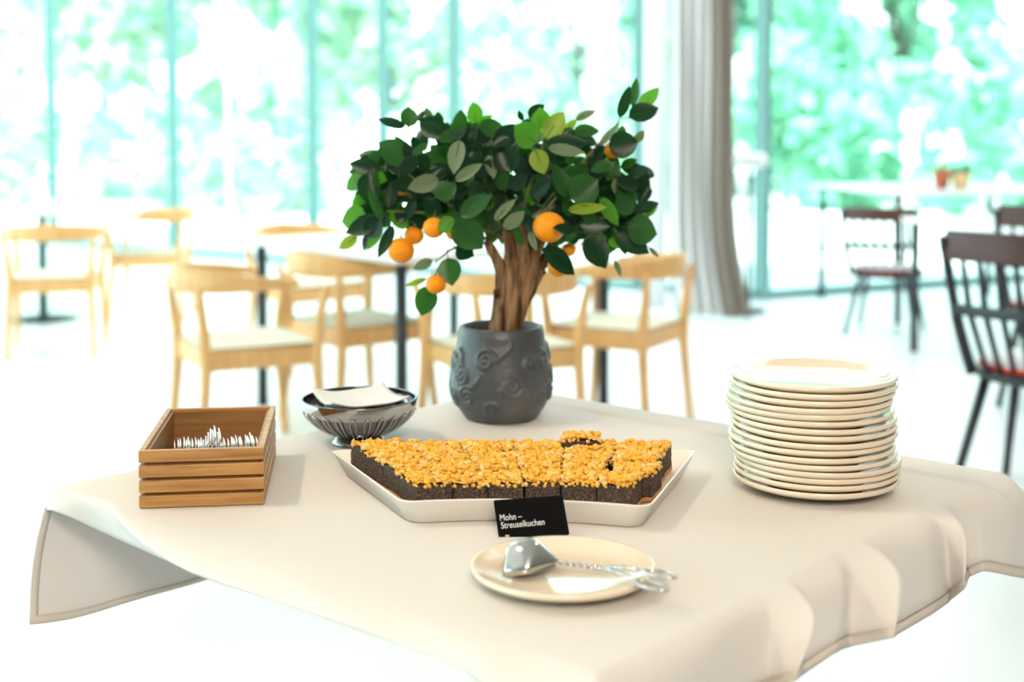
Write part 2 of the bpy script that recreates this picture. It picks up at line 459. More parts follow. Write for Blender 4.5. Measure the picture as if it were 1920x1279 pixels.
# round garden lamp glowing on its pole
gp = aty(425, 18, 19.0)
t = thing('garden_lamp', 'round glowing globe lamp on a thin pole in the garden', 'lamp', (gp.x, 19.0, -.12))
MB().tube([(0, 0, 0), (0, 0, gp.z)], .018, 8).build('pole', M['white_paint'], t)
em = bpy.data.materials.new('lamp_glow'); em.use_nodes = True
em.node_tree.nodes['Principled BSDF'].inputs['Emission Color'].default_value = (1, 1, .97, 1)
em.node_tree.nodes['Principled BSDF'].inputs['Emission Strength'].default_value = 25
MB().ball((0, 0, gp.z + .12), .11, 3).build('globe', em, t)

# ================================================================== BACKGROUND FURNITURE
def corner_table(name, label, cx, cy, rz, size, m_top, h=.765, group=None):
    t = thing(name, label, 'table', (cx, cy, 0), rz, group)
    s = size / 2
    MB().box((0, 0, h - .014), (size, size, .028)).build('tabletop', m_top, t, smooth=False, bevel=.008)
    for sx in (-1, 1):
        for sy in (-1, 1):
            p = MB(); p.tube([(sx * (s - .06), sy * (s - .06), 0), (sx * (s - .06), sy * (s - .06), h - .028)], .024, 16)
            p.build('leg', M['dark_metal'], t)
    return t
def round_table(name, label, cx, cy, r, h=.765, top=None):
    t = thing(name, label, 'table', (cx, cy, 0))
    MB().lathe([(0, h - .028), (r - .01, h - .028), (r, h - .022), (r, h - .006), (r - .006, h), (0, h)], 64).build('tabletop', top or M['white_top'], t)
    MB().tube([(0, 0, .02), (0, 0, h - .028)], .028, 16).build('pole', M['dark_metal'], t)
    MB().lathe([(0, 0), (.22, 0), (.22, .012), (.05, .03), (0, .03)], 40).build('base', M['dark_metal'], t)
    return t

def beech_chair(label, loc, rz):
    t = thing('beech_chair', label, 'chair', loc, rz, 'beech chairs around the white tables')
    # seat pad and frame
    pad = MB(); rows = []
    for i in range(9):
        v = -1 + i / 4; rows.append([( (-1 + j / 4) * (.225 + .012 * v), v * .215, .448 + .012 * (1 - abs(v) ** 3) * (1 - abs(-1 + j / 4) ** 3)) for j in range(9)])
    pad.grid(rows); pad.grid([[(p[0], p[1], .436) for p in r] for r in rows], flip=True)
    pad.box((0, 0, .441), (.42, .41, .012))
    pad.build('seat_pad', M['pad'], t)
    fr = MB()
    fr.box((0, -.205, .40), (.40, .022, .075)); fr.box((0, .205, .40), (.42, .022, .075))
    fr.box((-.215, 0, .40), (.022, .40, .075)); fr.box((.215, 0, .40), (.022, .40, .075))
    fr.build('seat_frame', M['beech'], t, smooth=False, bevel=.005)
    for sx in (-1, 1):
        for sy, top in ((-1, .675), (1, .66)):
            x0 = sx * (.235 if sy > 0 else .215); y0 = .215 * sy
            pts = smoothpath([(x0 * 1.06, y0 * 1.12, 0), (x0, y0, .30), (x0 * .985, y0 * .99, .44), (x0 * 1.03, y0 * 1.06, .58), (x0 * 1.12, y0 * 1.12, top)], 5)
            n = len(pts)
            MB().tube(pts, [.014 + .008 * math.sin(PI * min(1, (i / (n - 1)) / .9)) for i in range(n)], 10).build('leg', M['beech'], t)
    # wrap-around top rail, widest at the back
    K = 28; rows = []
    for i in range(K + 1):
        a = math.radians(-118 + 236 * i / K)
        b = abs(a) / math.radians(118)
        x = .275 * math.sin(a); y = -.275 * math.cos(a) * (1.0 if abs(a) < PI / 2 else .95)
        hh = .035 * (1 - b ** 1.6) + .013; th = .011 + .008 * b
        zc = .682 + .017 * (1 - b)
        d = Vector((x, y, 0)).normalized()
        rows.append([Vector((x, y, 0)) + d * sx * th + Vector((0, 0, zc + sz * hh)) for sx, sz in ((-.7, -1), (.7, -1), (1, -.6), (1, .6), (.7, 1), (-.7, 1), (-1, .6), (-1, -.6), (-.7, -1))])
    b = MB(); b.grid(rows); b.add(rows[0][:8], [tuple(range(8))]); b.add(rows[-1][:8], [tuple(range(7, -1, -1))])
    b.build('back_rail', M['beech'], t)
    return t

corner_table('dining_table', 'square white table with dark round legs behind the potted orange tree', -.40 + .035, 5.86, math.radians(40), 1.22, M['white_top'])
ch = beech_chair('beech armchair nearest on the left, standing behind the wooden cutlery box', (-1.04, 5.06, 0), math.radians(-62))
copy_tree(ch, 'beech armchair tucked under the left side of the square white table', (-.67, 5.60, 0), math.radians(-50))
copy_tree(ch, 'beech armchair standing right behind the grey stone pot', (-.035, 4.98, 0), math.radians(28))
copy_tree(ch, 'beech armchair at the right corner of the square white table', (.45, 5.52, 0), math.radians(60))
copy_tree(ch, 'beech armchair on the far side of the square white table', (-1.10, 7.0, 0), math.radians(-140))
round_table('pedestal_table', 'round white pedestal table at the far left of the room', -3.12, 8.65, .78)
copy_tree(ch, 'beech armchair in front of the far left round table', (-2.58, 7.35, 0), math.radians(12))
copy_tree(ch, 'beech armchair right of the far left round table, nearer the glass', (-2.42, 8.75, 0), math.radians(95))
v = thing('water_carafe', 'pale glass carafe on the far left round table', 'carafe', (-3.25, 8.7, .765))
MB().lathe([(0, 0), (.05, 0), (.055, .08), (.025, .16), (.03, .20), (.026, .20), (.02, .16), (.048, .08), (.0, .01)], 24).build('body', M['clearish'], v)
MB().ball((0, 0, .212), .024, 2).build('stopper', M['clearish'], v)

# right side: two white tables, dark spindle chairs with red cushions
corner_table('dining_table', 'white table farthest right, carrying terracotta pots', 3.08, 9.22, math.radians(8), 1.45, M['white_top'], h=.86)
corner_table('dining_table', 'nearer white table at the right edge beside the dark spindle chair', 3.0, 6.95, math.radians(14), 1.3, M['white_top'])
tb = aty(1778, 338, 8.9)
for k, (dx, dy, r, hh, lb, mm) in enumerate([(-.045, 0, .062, .13, 'dark terracotta pot at left on the far right table', M['terracotta']), (.09, .02, .07, .11, 'ochre pot at right on the far right table', M['holder'])]):
    p = thing('table_pot', lb, 'pot', (tb.x + dx, 8.9 + dy, .86))
    MB().lathe([(0, 0), (r * .72, 0), (r, hh), (r * .88, hh), (r * .62, .01), (0, .012)], 28).build('pot', mm, p)
    if k == 0:
        st = MB(); st.tube([(0, 0, .02), (.01, 0, .15), (.03, .01, .30)], [.016, .014, .008], 8)
        st.build('stem', M['terracotta'], p)
    else:
        st = MB()
        for i in range(9): st.ball((.05 * math.cos(i * 2.4), .05 * math.sin(i * 2.4), hh + .01 + .012 * (i % 3)), .03, 1)
        st.build('plant', M['tree_leaf'], p)

def spindle_chair(label, loc, rz):
    t = thing('spindle_chair', label, 'chair', loc, rz, 'dark spindle chairs with red cushions')
    MB().lathe([(0, .405), (.20, .405), (.225, .415), (.225, .435), (.21, .445), (0, .445)], 40, sy=.95).build('seat', M['dark_wood'], t)
    cu = MB().lathe([(0, .445), (.205, .445), (.212, .453), (.208, .462), (0, .462)], 40, sy=.95).build('cushion', M['red'], t)
    ct = MB().lathe([(0, .462), (.205, .462), (.203, .474), (.18, .484), (0, .488)], 40, sy=.95).build('cushion_glare', M['napkin'], cu)  # glare on the red cushion, put in as a white layer
    ct['label'] = 'glare on the red cushion, painted as a white top'
    for sx in (-1, 1):
        MB().tube([(sx * .14, -.14, .41), (sx * .21, -.25, 0)], [.018, .014], 10).build('leg', M['dark_wood'], t)
        MB().tube([(sx * .14, .14, .41), (sx * .20, .21, 0)], [.018, .014], 10).build('leg', M['dark_wood'], t)
        b = MB(); b.tube(smoothpath([(sx * .185, -.15, .43), (sx * .21, -.22, .62), (sx * .225, -.31, .90)], 6), [.026] * 7 + [.022] * 6, 10, flat=.7)
        b.build('back_post', M['dark_wood'], t)
    for zc, hh, yy, m, nm in ((.875, .05, -.30, 'brown_wood', 'top_rail'), (.655, .018, -.24, 'dark_wood', 'middle_rail')):
        rows = []
        for i in range(15):
            u = -1 + i / 7; x = u * .215; y = yy - .05 * (1 - u * u)
            rows.append([(x, y - .01, zc - hh), (x, y + .01, zc - hh), (x, y + .006, zc + hh), (x, y - .014, zc + hh), (x, y - .01, zc - hh)])
        b = MB(); b.grid(rows); b.add(rows[0][:4], [(0, 1, 2, 3)]); b.add(rows[-1][:4], [(3, 2, 1, 0)])
        b.build(nm, M[m], t, bevel=.003)
    for i in range(6):
        u = -.72 + i * .288; x = u * .21
        MB().tube([(x * .8, -.165 - .02 * (1 - u * u), .44), (x, -.235 - .05 * (1 - u * u), .65), (x * 1.02, -.295 - .05 * (1 - u * u), .84)], [.009, .012, .009], 8).build('spindle', M['dark_wood'], t)
    return t
sc = spindle_chair('dark spindle chair with red cushion cut by the right edge, nearest of its kind', (1.81, 4.42, 0), math.radians(-42))
copy_tree(sc, 'dark spindle chair with red cushion in front of the far right table', (2.34, 8.12, 0), math.radians(-25)).scale = (1, 1, .86)
copy_tree(sc, 'dark spindle chair with red cushion half hidden behind the nearest spindle chair', (2.52, 6.0, 0), math.radians(-30))

# slim white-topped stand beside the curtain
sp = aty(1405, 300, 9.0)
t = thing('pedestal_stand', 'slim stand with white rounded top beside the checked curtain', 'stand', (sp.x, 9.0, 0))
MB().lathe([(0, 0), (.12, 0), (.12, .02), (.03, .035), (0, .035)], 32).build('base', M['dark_metal'], t)
MB().tube([(0, 0, .03), (0, 0, sp.z - .04)], .016, 12).build('pole', M['dark_metal'], t)
MB().lathe([(0, -.05), (.10, -.05), (.125, -.02), (.125, .02), (.10, .05), (0, .055)], 32, c=(0, 0, sp.z)).build('top', M['white_top'], t)

# ================================================================== BUFFET TABLE AND CLOTH
E1 = Vector((.745, -.667, 0)); E2 = Vector((.667, .745, 0)); TC = Vector((.042, 1.895, 0)); HS = .488; TZ = .74
def tp(s, t, z=TZ): p = TC + E1 * s + E2 * t; return Vector((p.x, p.y, z))
t = thing('buffet_table', 'square buffet table hidden under the cream tablecloth', 'table', (TC.x, TC.y, 0), math.atan2(E1.y, E1.x))
MB().box((0, 0, TZ - .024), (HS * 2 - .03, HS * 2 - .03, .036)).build('tabletop', M['white_top'], t, smooth=False)
MB().tube([(0, 0, .02), (0, 0, TZ - .042)], .04, 20).build('column', M['dark_metal'], t)
MB().box((0, 0, .012), (.5, .5, .024)).build('base', M['dark_metal'], t, smooth=False, bevel=.005)

def build_cloth():
    rc = .03                                  # corner rounding of the table outline
    def outline(u):
        """u in 0..4: 0 = left corner, 0..1 along the near-left edge, 1..2 near-right, 2..3 far-right, 3..4 far-left"""
        u %= 4; k = int(u); f = u - k
        c = [(-1, -1), (1, -1), (1, 1), (-1, 1)]
        a = Vector(c[k]); b = Vector(c[(k + 1) % 4])
        q = (a + (b - a) * f) * HS
        return q
    NRM = [-E2, E1, E2, -E1]
    def outward(u):
        u %= 4; k = int(u); f = u - k
        w = .04
        n = NRM[k].copy()
        if f < w: n = n * (.5 + .5 * f / w) + NRM[k - 1] * (.5 - .5 * f / w)
        elif f > 1 - w: n = n * (.5 + .5 * (1 - f) / w) + NRM[(k + 1) % 4] * (.5 - .5 * (1 - f) / w)
        return n.normalized()
    def hem(px, py, k, off):
        n = NRM[k]; q = tp(*(Vector([(0, -1), (1, 0), (0, 1), (-1, 0)][k]) * (HS + off)))
        return onplane(px, py, q, n)
    Lc = tp(-HS, -HS)
    ctl = []                                   # (u, boundary point)
    tipd = Vector((0, 0, 0))
    # contour of the left corner, seen from above its fold
    start = onplane(92, 951, Lc + Vector((-.03, .03, 0)), Vector((0, 1, 0)))
    ctl += [(-.055, start),
            (-.02, onplane(86, 956, Lc + Vector((-.03, .00, 0)), Vector((0, 1, 0)))),
            (.00, onplane(99, 958, Lc + Vector((-.03, -.02, 0)), Vector((0, 1, 0)))),
            (.03, onplane(128, 968, Lc + Vector((-.03, -.035, 0)), Vector((0, 1, 0)))),
            (.08, onplane(200, 1002, Lc + Vector((-.02, -.06, 0)), Vector((0, 1, 0)))),
            (.15, hem(300, 1046, 0, .050)), (.23, hem(388, 1086, 0, .055)), (.36, hem(520, 1130, 0, .05)), (.55, hem(700, 1192, 0, .045)),
            (.72, hem(850, 1248, 0, .04)), (.80, hem(892, 1279, 0, .04)), (.90, hem(960, 1345, 0, .045)),
            (1.0, tp(HS + .04, -HS - .04, TZ - .17)),
            (1.12, hem(1320, 1370, 1, .03)), (1.29, hem(1436, 1298, 1, .032)), (1.352, hem(1488, 1277, 1, .078)), (1.364, hem(1500, 1268, 1, .028)),
            (1.45, hem(1562, 1226, 1, .045)), (1.485, hem(1594, 1213, 1, .032)), (1.545, hem(1676, 1196, 1, .088)), (1.555, hem(1680, 1190, 1, .026)),
            (1.66, hem(1742, 1154, 1, .040)), (1.72, hem(1782, 1126, 1, .034)), (1.76, hem(1808, 1104, 1, .072)), (1.772, hem(1815, 1082, 1, .02)), (1.84, hem(1842, 1071, 1, .04)),
            (1.92, hem(1905, 1082, 1, .06)), (2.0, tp(HS + .05, HS + .03, TZ - .16)), (2.08, tp(HS * .86, HS + .04, TZ - .15)),
            (2.5, tp(0, HS + .045, TZ - .16)), (2.95, tp(-HS, HS + .04, TZ - .16)), (3.05, tp(-HS - .04, HS * .95, TZ - .16)),
            (3.4, tp(-HS - .045, HS * .2, TZ - .15)), (3.75, tp(-HS - .05, -HS * .5, TZ - .12)), (3.88, tp(-HS - .055, -HS * .76, TZ - .085)), (3.945, start)]
    us = [c[0] for c in ctl]; ps = [c[1] for c in ctl]
    def bnd(u):
        u = u if u < 3.945 else u - 4
        for i in range(len(us) - 1):
            if us[i] <= u <= us[i + 1]:
                f = (u - us[i]) / max(1e-6, us[i + 1] - us[i])
                p0, p1, p2, p3 = ps[max(i - 1, 0)], ps[i], ps[i + 1], ps[min(i + 2, len(ps) - 1)]
                if us[i + 1] - us[i] < .03 or min(us[i] - us[max(i - 1, 0)], us[min(i + 2, len(us) - 1)] - us[i + 1]) < .03:
                    return p1.lerp(p2, f)
                return .5 * ((2 * p1) + (p2 - p0) * f + (2 * p0 - 5 * p1 + 4 * p2 - p3) * f * f + (3 * p1 - p0 - 3 * p2 + p3) * f ** 3)
        return ps[-1]
    n = 160
    b = MB(); idx = {}
    def topz(s, t):
        z = TZ
        # ironed crease running parallel to the far-right edge, one layer lies over the other
        d = t - (HS - .075 - .02 * s)
        z += .0055 * math.exp(-(d / .006) ** 2) * (1 if s > -.35 else 0)
        return z
    V = []; F = []
    for i in range(n + 1):
        for j in range(n + 1):
            s = -HS + 2 * HS * i / n; tt = -HS + 2 * HS * j / n
            V.append(tp(s, tt, topz(s, tt)))
    gi = lambda i, j: i * (n + 1) + j
    for i in range(n):
        for j in range(n): F.append((gi(i, j), gi(i + 1, j), gi(i + 1, j + 1), gi(i, j + 1)))
    ring = [(gi(i, 0), i / n) for i in range(n)] + [(gi(n, j), 1 + j / n) for j in range(n)] + [(gi(n - i, n), 2 + i / n) for i in range(n)] + [(gi(0, n - j), 3 + j / n) for j in range(n)]
    K = 12; prev = [r[0] for r in ring]
    base = [V[r[0]].copy() for r in ring]
    for k in range(1, K + 1):
        f = k / K; cur = []
        for q, (vi, u) in enumerate(ring):
            E = base[q]; B = bnd(u); o = outward(u)
            d = B - E; out = max(.012, (d.x * o.x + d.y * o.y))
            c = E + o * out * .95 + Vector((0, 0, -.10 * abs(d.z)))
            tang = Vector((d.x, d.y, 0)) - o * (d.x * o.x + d.y * o.y)
            c += tang * .35
            wt = 1.0 + 1.6 * max(0, min(1, (u - 1.02) / .15, (2.0 - u) / .1)); den = (1 - f) ** 2 + 2 * wt * f * (1 - f) + f * f
            p = (E * (1 - f) ** 2 + c * 2 * wt * f * (1 - f) + B * f * f) / den
            # soft hanging folds
            p += o * .006 * math.sin(u * 23 + 1.3) * f * (1 - f) * 2
            cur.append(len(V)); V.append(p)
        m = len(ring)
        for q in range(m):
            q2 = (q + 1) % m
            F.append((prev[q], cur[q], cur[q2], prev[q2]))
        prev = cur
    b.add(V, F)
    hem_up = []; hem_lo = []
    for q, (vi, u) in enumerate(ring):
        if 1.03 <= u <= 1.985:
            pe = V[prev[q]]; pu = V[prev[q] - len(ring)]; o = outward(u)
            side = V[prev[q + 1]] - V[prev[q - 1]]
            nn = (pu - pe).cross(side).normalized()
            if not hem_lo: sgn = 1 if nn.dot(o + Vector((0, 0, .2))) > 0 else -1
            nn = nn * sgn
            hem_lo.append(pe + nn * .0012); hem_up.append(pe + (pu - pe).normalized() * .0135 + nn * .0014)
    cl = b.build('tablecloth', M['cloth'])
    hb = MB(); hb.grid([hem_up, hem_lo]); ho = hb.build('hem', M['hem'], cl)
    s9 = ho.modifiers.new('cloth thickness', 'SOLIDIFY'); s9.thickness = .0006; s9.offset = 0
    sm = cl.modifiers.new('cloth thickness', 'SOLIDIFY'); sm.thickness = .0009; sm.offset = -1
    tag(cl, 'cream linen tablecloth draped over the square buffet table', 'tablecloth')
    # the turned corner hanging behind the fold on the left
    fp = Lc - E1 * .03
    def pt(px, py, dy=0): return onplane(px, py, fp, E1)
    Bt = smoothpath([pt(55, 1171), pt(130, 1158), pt(215, 1138), pt(300, 1114), pt(385, 1085), pt(470, 1050)], 8)
    up0 = pt(84, 952); back = tp(-HS - .03, HS * .3, TZ - .045)
    T = smoothpath([up0, up0.lerp(back, .2) + Vector((0, 0, .002)), up0.lerp(back, .4), up0.lerp(back, .6), up0.lerp(back, .8), back], 8)
    rows = []
    for i in range(17):
        f = i / 16
        row = []
        for q in range(len(T)):
            p = T[q].lerp(Bt[q], f)
            g = q / (len(T) - 1)
            p += E1 * (-.012 * math.sin(PI * f) * (1 - g) + .006 * math.sin(g * 9) * f)
            row.append(p)
        rows.append(row)
    fl = MB(); fl.grid(rows)
    f_o = fl.build('hanging_corner', M['cloth'], cl)
    s2 = f_o.modifiers.new('cloth thickness', 'SOLIDIFY'); s2.thickness = .0009; s2.offset = 0
    f_o['label'] = 'turned under corner showing its inside'
    # hem: a doubled strip along the two free edges of that corner
    hm = MB(); off = E1 * .0016
    w = .0125
    up = []; lo = []
    for q in range(len(T)):
        dn = (rows[16][q] - rows[14][q]); L = max(dn.length, 1e-5)
        up.append(rows[16][q] - dn * min(w / L, 6) + off); lo.append(rows[16][q] + off)
    hm.grid([up, lo])
    lft = []; rgt = []
    for i in range(17):
        a = rows[i][0]; d = (rows[i][3] - rows[i][0]).normalized()
        lft.append(a + off * 1.2); rgt.append(a + d * w * .9 + off * 1.2)
    hm.grid([lft, rgt])
    h_o = hm.build('hem', M['hem'], f_o)
    s3 = h_o.modifiers.new('cloth thickness', 'SOLIDIFY'); s3.thickness = .0006; s3.offset = 0
    # hem band along the front overhang (outside stitching)
    # small printed laundry mark on the hem
    im = MB(); a = pt(116, 1153); bq = pt(150, 1148)
    for i in range(14):
        if i in (4, 9): continue
        c = a.lerp(bq, i / 13) + off * 3 + Vector((0, 0, -.001))
        im.box(c, (.0013, .0004, .0022 + .0008 * (i % 3)))
    im.build('laundry_mark', M['ink'], f_o, smooth=False)
build_cloth()

# ================================================================== PLATES
def plate_profile(R, h, well, foot):
    return [(0, .0022), (foot - .006, .0022), (foot - .004, 0), (foot, 0), (foot + .003, .0022), (well + .006, .0030), (R * .86, h * .40), (R - .005, h - .0085),
            (R - .0008, h - .0058), (R, h - .0045), (R, h - .0014), (R - .0012, h), (R - .004, h - .0003), (R * .87, h * .70), (well + .006, .0108), (well, .0096), (0, .0096)]
SR = .1165
off = [805, 810, 815, 815, 783, 767, 765, 785, 787, 782, 765, 740, 745, 762, 780, 783]     # bottom to top, horizontal centres read off the stack
lab = ['lowest plate of the stack, lying on the tablecloth'] + ['cream plate of the stack, %s from the bottom' % w for w in
       'second third fourth fifth sixth seventh eighth ninth tenth eleventh twelfth thirteenth fourteenth fifteenth'.split()] + ['topmost cream plate of the stack, its inside showing']
pm = MB().lathe(plate_profile(SR, .0215, .074, .062), 96).mesh('plate', M['ivory'])
pm.polygons.foreach_set('use_smooth', [True] * len(pm.polygons))
SY = 1.852
z = TZ + .0008
for i in range(16):
    o = bpy.data.objects.new('plate', pm); COL.objects.link(o)
    px = off[i] / 4.126 + 1340
    o.location = ((px - CX) / FPX * SY, SY + rnd.uniform(-.004, .004), z)
    o.rotation_euler = (0, 0, rnd.uniform(0, 6))
    tag(o, ('cream ' if i == 0 else '') + lab[i], 'plate', 'stacked cream plates')
    z += .00965

# serving plate in front with pastry tongs
PC = Vector((.058, 1.458, TZ + .0008)); PR = .1045
o = MB().lathe(plate_profile(PR, .020, .066, .056), 96).build('serving_plate', M['ivory']); o.location = PC
tag(o, 'single cream plate in front of the black card, holding the tongs', 'plate')

def build_tongs():
    zb = PC.z + .0105
    P = lambda px, py, z: onz(px, py, z)
    root_p = P(1120, 1066, zb + .012)
    t = thing('pastry_tongs', 'silver pastry tongs lying on the single plate, handles over its rim', 'tongs', root_p)
    L = lambda p: p - root_p
    # upper and lower scoop blades
    def blade(tip, neck, wide, h, depth, flip):
        ax = (neck - tip); ln = ax.length; ax.normalize()
        side = Vector((0, 0, 1)).cross(ax).normalized(); rows = []
        for i in range(19):
            f = i / 18
            wv = wide * (0.92 + .12 * math.sin(PI * min(1, f * 1.3)) ) * (1 if f < .45 else max(.06, 1 - ((f - .45) / .55) ** 1.6 * .96))
            row = []
            for j in range(15):
                a = -1 + j / 7
                p = tip + ax * ln * f + side * wv * a
                p += Vector((0, 0, 1)) * (h * (1 - f) * .0 + depth * (1 - a * a) * (wv / wide) * flip)
                row.append(p)
            rows.append(row)
        b = MB(); b.grid(rows); return b
    nk = P(1045, 1054, zb + .013)
    tip = P(955, 1066, zb + .001)
    up = blade(L(tip), L(nk), .031, .0, .030, 1)
    o = up.build('scoop_blade', M['steel'], t); s = o.modifiers.new('sheet', 'SOLIDIFY'); s.thickness = .0012
    tip2 = P(962, 1066, zb + .005)
    lo = blade(L(tip2), L(nk) + Vector((0, 0, -.004)), .020, 0, .004, -1)
    o = lo.build('lower_blade', M['steel'], t); s = o.modifiers.new('sheet', 'SOLIDIFY'); s.thickness = .0012
    # twisted arms
    piv = P(1122, 1065, zb + .012)
    for k in (0, 1):
        pts = []
        for i in range(41):
            f = i / 40; p = L(nk).lerp(L(piv), f)
            a = f * 2 * PI * 3 + k * PI
            pts.append(p + Vector((0, math.cos(a), math.sin(a))) * .0016)
        MB().tube(pts, .0016, 8).build('arm', M['steel'], t)
    MB().ball(L(piv), .0048, 2, sc=(1.2, 1, .8)).build('pivot', M['steel'], t)
    # scissor handles with oval finger loops
    for (cx, cy, zc, px2, py2) in ((1239, 1077, zb + .022, 1212, 1071), (1222, 1098, zb + .016, 1195, 1090)):
        en = L(P(px2, py2, zc))
        mid = L(piv).lerp(en, .5) + Vector((0, 0, .002))
        b = MB(); b.tube(smoothpath([L(piv), mid, en], 8), [.0022 + .0008 * math.sin(i * 1.7) for i in range(17)], 8)
        c = L(P(cx, cy, zc)); ax = (c - en); a_len = ax.length; ax.normalize(); sd = Vector((0, 0, 1)).cross(ax).normalized()
        loop = [c + ax * a_len * math.cos(q) + sd * .0095 * math.sin(q) for q in [2 * PI * i / 32 for i in range(33)]]
        b.tube(loop, .0019, 8)
        for i in range(6):
            q = 2 * PI * i / 6; b.ball(c + ax * a_len * math.cos(q) + sd * .0095 * math.sin(q), .0028, 1)
        b.build('handle', M['steel'], t)
build_tongs()

# black name card in a small wooden foot
def build_card():
    A = aty(925, 938, 1.640); Bc = aty(1055, 929, 1.644); C = aty(1068, 1003, 1.622); D = aty(936, 1015, 1.618)
    ctr = (C + D) / 2; ctr.z = TZ + .001
    t = thing('name_card', 'black name card with white lettering in front of the cake tray', 'card', ctr)
    l = [p - ctr for p in (D, C, Bc, A)]
    n = (l[1] - l[0]).cross(l[3] - l[0]).normalized()
    b = MB(); th = n * .0009
    # rounded corners
    out = []
    for i in range(4):
        p = l[i]; a = (l[i - 1] - p).normalized(); c = (l[(i + 1) % 4] - p).normalized(); r = .003
        for k in range(5):
            f = k / 4; out.append((p + a * r) * (1 - f) ** 2 + p * 2 * f * (1 - f) + (p + c * r) * f * f)
    m = len(out)
    b.add(out + [p - th for p in out], [tuple(range(m)), tuple(range(2 * m - 1, m - 1, -1))] + [(i, i + m, (i + 1) % m + m, (i + 1) % m) for i in range(m)])
    b.build('card', M['black_card'], t, smooth=False)
    X = (l[1] - l[0]).normalized(); Yv = n.cross(X).normalized()
    base = aty(936, 976, 1.632) - ctr
    for txt, px, py, size in (('Mohn \u2013', 937, 977, .0098), ('Streuselkuchen', 939.5, 991.5, .0098)):
        cu = bpy.data.curves.new('lettering', 'FONT'); cu.body = txt; cu.size = size * 1.16; cu.extrude = .00012
        cu.offset = 0.0
        tmp = bpy.data.objects.new('tmp', cu); COL.objects.link(tmp)
        bpy.context.view_layer.update()
        me = bpy.data.meshes.new_from_object(tmp.evaluated_get(bpy.context.evaluated_depsgraph_get()))
        bpy.data.objects.remove(tmp)
        me.materials.clear(); me.materials.append(M['chalk'])
        o = bpy.data.objects.new('lettering', me); COL.objects.link(o); o.parent = t
        q = onplane(px, py, l[0] + ctr, n) - ctr
        mw = Matrix((X * .80, Yv, n)).transposed().to_4x4(); mw.translation = q + n * .0004
        o.matrix_local = mw
    f = MB(); f.box((-.004, .024, .005), (.05, .016, .010)); f.build('foot', M['holder'], t, smooth=False, bevel=.001)
    f = MB(); f.box(onplane(951, 1006, l[0] + ctr, n) - ctr + n * .001, (.005, .002, .003)); f.build('clip', M['holder'], t, smooth=False)
build_card()

# ================================================================== CAKE TRAY
Z0 = TZ + .001
def build_tray():
    rz_ = TZ + .034
    FLr = onz(750, 939, rz_); FRr = onz(1221, 948, rz_); BLr = onz(615, 857, rz_); BRr = onz(1310, 857, rz_)
    BLr.y += .045; BRr.y += .045; BLr.x -= .004; BRr.x += .004
    FLb = onz(770, 977, Z0); FRb = onz(1195, 977.5, Z0)
    cen = Vector((.01, 1.80, Z0))
    def ringpts(FL, FR, BL, BR, bow_f, bow_b, r=.012):
        pts = []
        # rounded polygon with a slightly hollow front and a bulging back
        cor = [FL, FR, BR, BL]
        for i in range(4):
            a = cor[i]; b_ = cor[(i + 1) % 4]; pr = cor[i - 1]
            da = (b_ - a).normalized(); dp = (pr - a).normalized()
            for k in range(6):
                f = k / 5; pts.append((a + dp * r) * (1 - f) ** 2 + a * 2 * f * (1 - f) + (a + da * r) * f * f)
            for k in range(1, 12):
                f = k / 12; p = (a + da * r).lerp(b_ - da * r, f)
                bow = 4 * f * (1 - f)
                if i == 0: p = p + Vector((0, bow_f * bow, 0))
                if i == 2: p = p + Vector((0, bow_b * bow, 0))
                pts.append(p)
        return pts
    def loop(d, z, r):
        cor = [FLr, FRr, BRr, BLr]; new = []
        for i in range(4):
            p = cor[i]; e1 = (p - cor[i - 1]); e2 = (cor[(i + 1) % 4] - p); e1.z = e2.z = 0; e1.normalize(); e2.normalize()
            n1 = Vector((-e1.y, e1.x, 0)); n2 = Vector((-e2.y, e2.x, 0)); bis = (n1 + n2).normalized()
            q = p + bis * (d / max(.35, bis.dot(n1))); new.append(Vector((q.x, q.y, z)))
        return ringpts(new[0], new[1], new[3], new[2], .018, .02, r)
    rim = loop(0, rz_, .016)
    tr = thing('serving_tray', 'cream trapezoid porcelain tray carrying the poppy seed crumble cake', 'tray', cen)
    L = lambda P_: [p - cen for p in P_]
    loops = [L(loop(.0165, Z0, .02)), L(loop(.0145, Z0 + .0008, .02)), L(loop(.002, rz_ - .004, .017)), L(loop(0, rz_ - .001, .016)), L(loop(.0008, rz_, .016)), L(loop(.0035, rz_ - .0006, .016)),
             L(loop(.0155, Z0 + .008, .02)), L(loop(.021, Z0 + .0055, .02))]
    V = []; F = []; m = len(rim)
    for lp in loops: V += lp
    for k in range(len(loops) - 1):
        for i in range(m): F.append((k * m + i, k * m + (i + 1) % m, (k + 1) * m + (i + 1) % m, (k + 1) * m + i))
    F.append(tuple(range(m - 1, -1, -1))); F.append(tuple((len(loops) - 1) * m + i for i in range(m)))
    b = MB(); b.add(V, F)
    b.build('tray_body', M['porcelain'], tr)
build_tray()

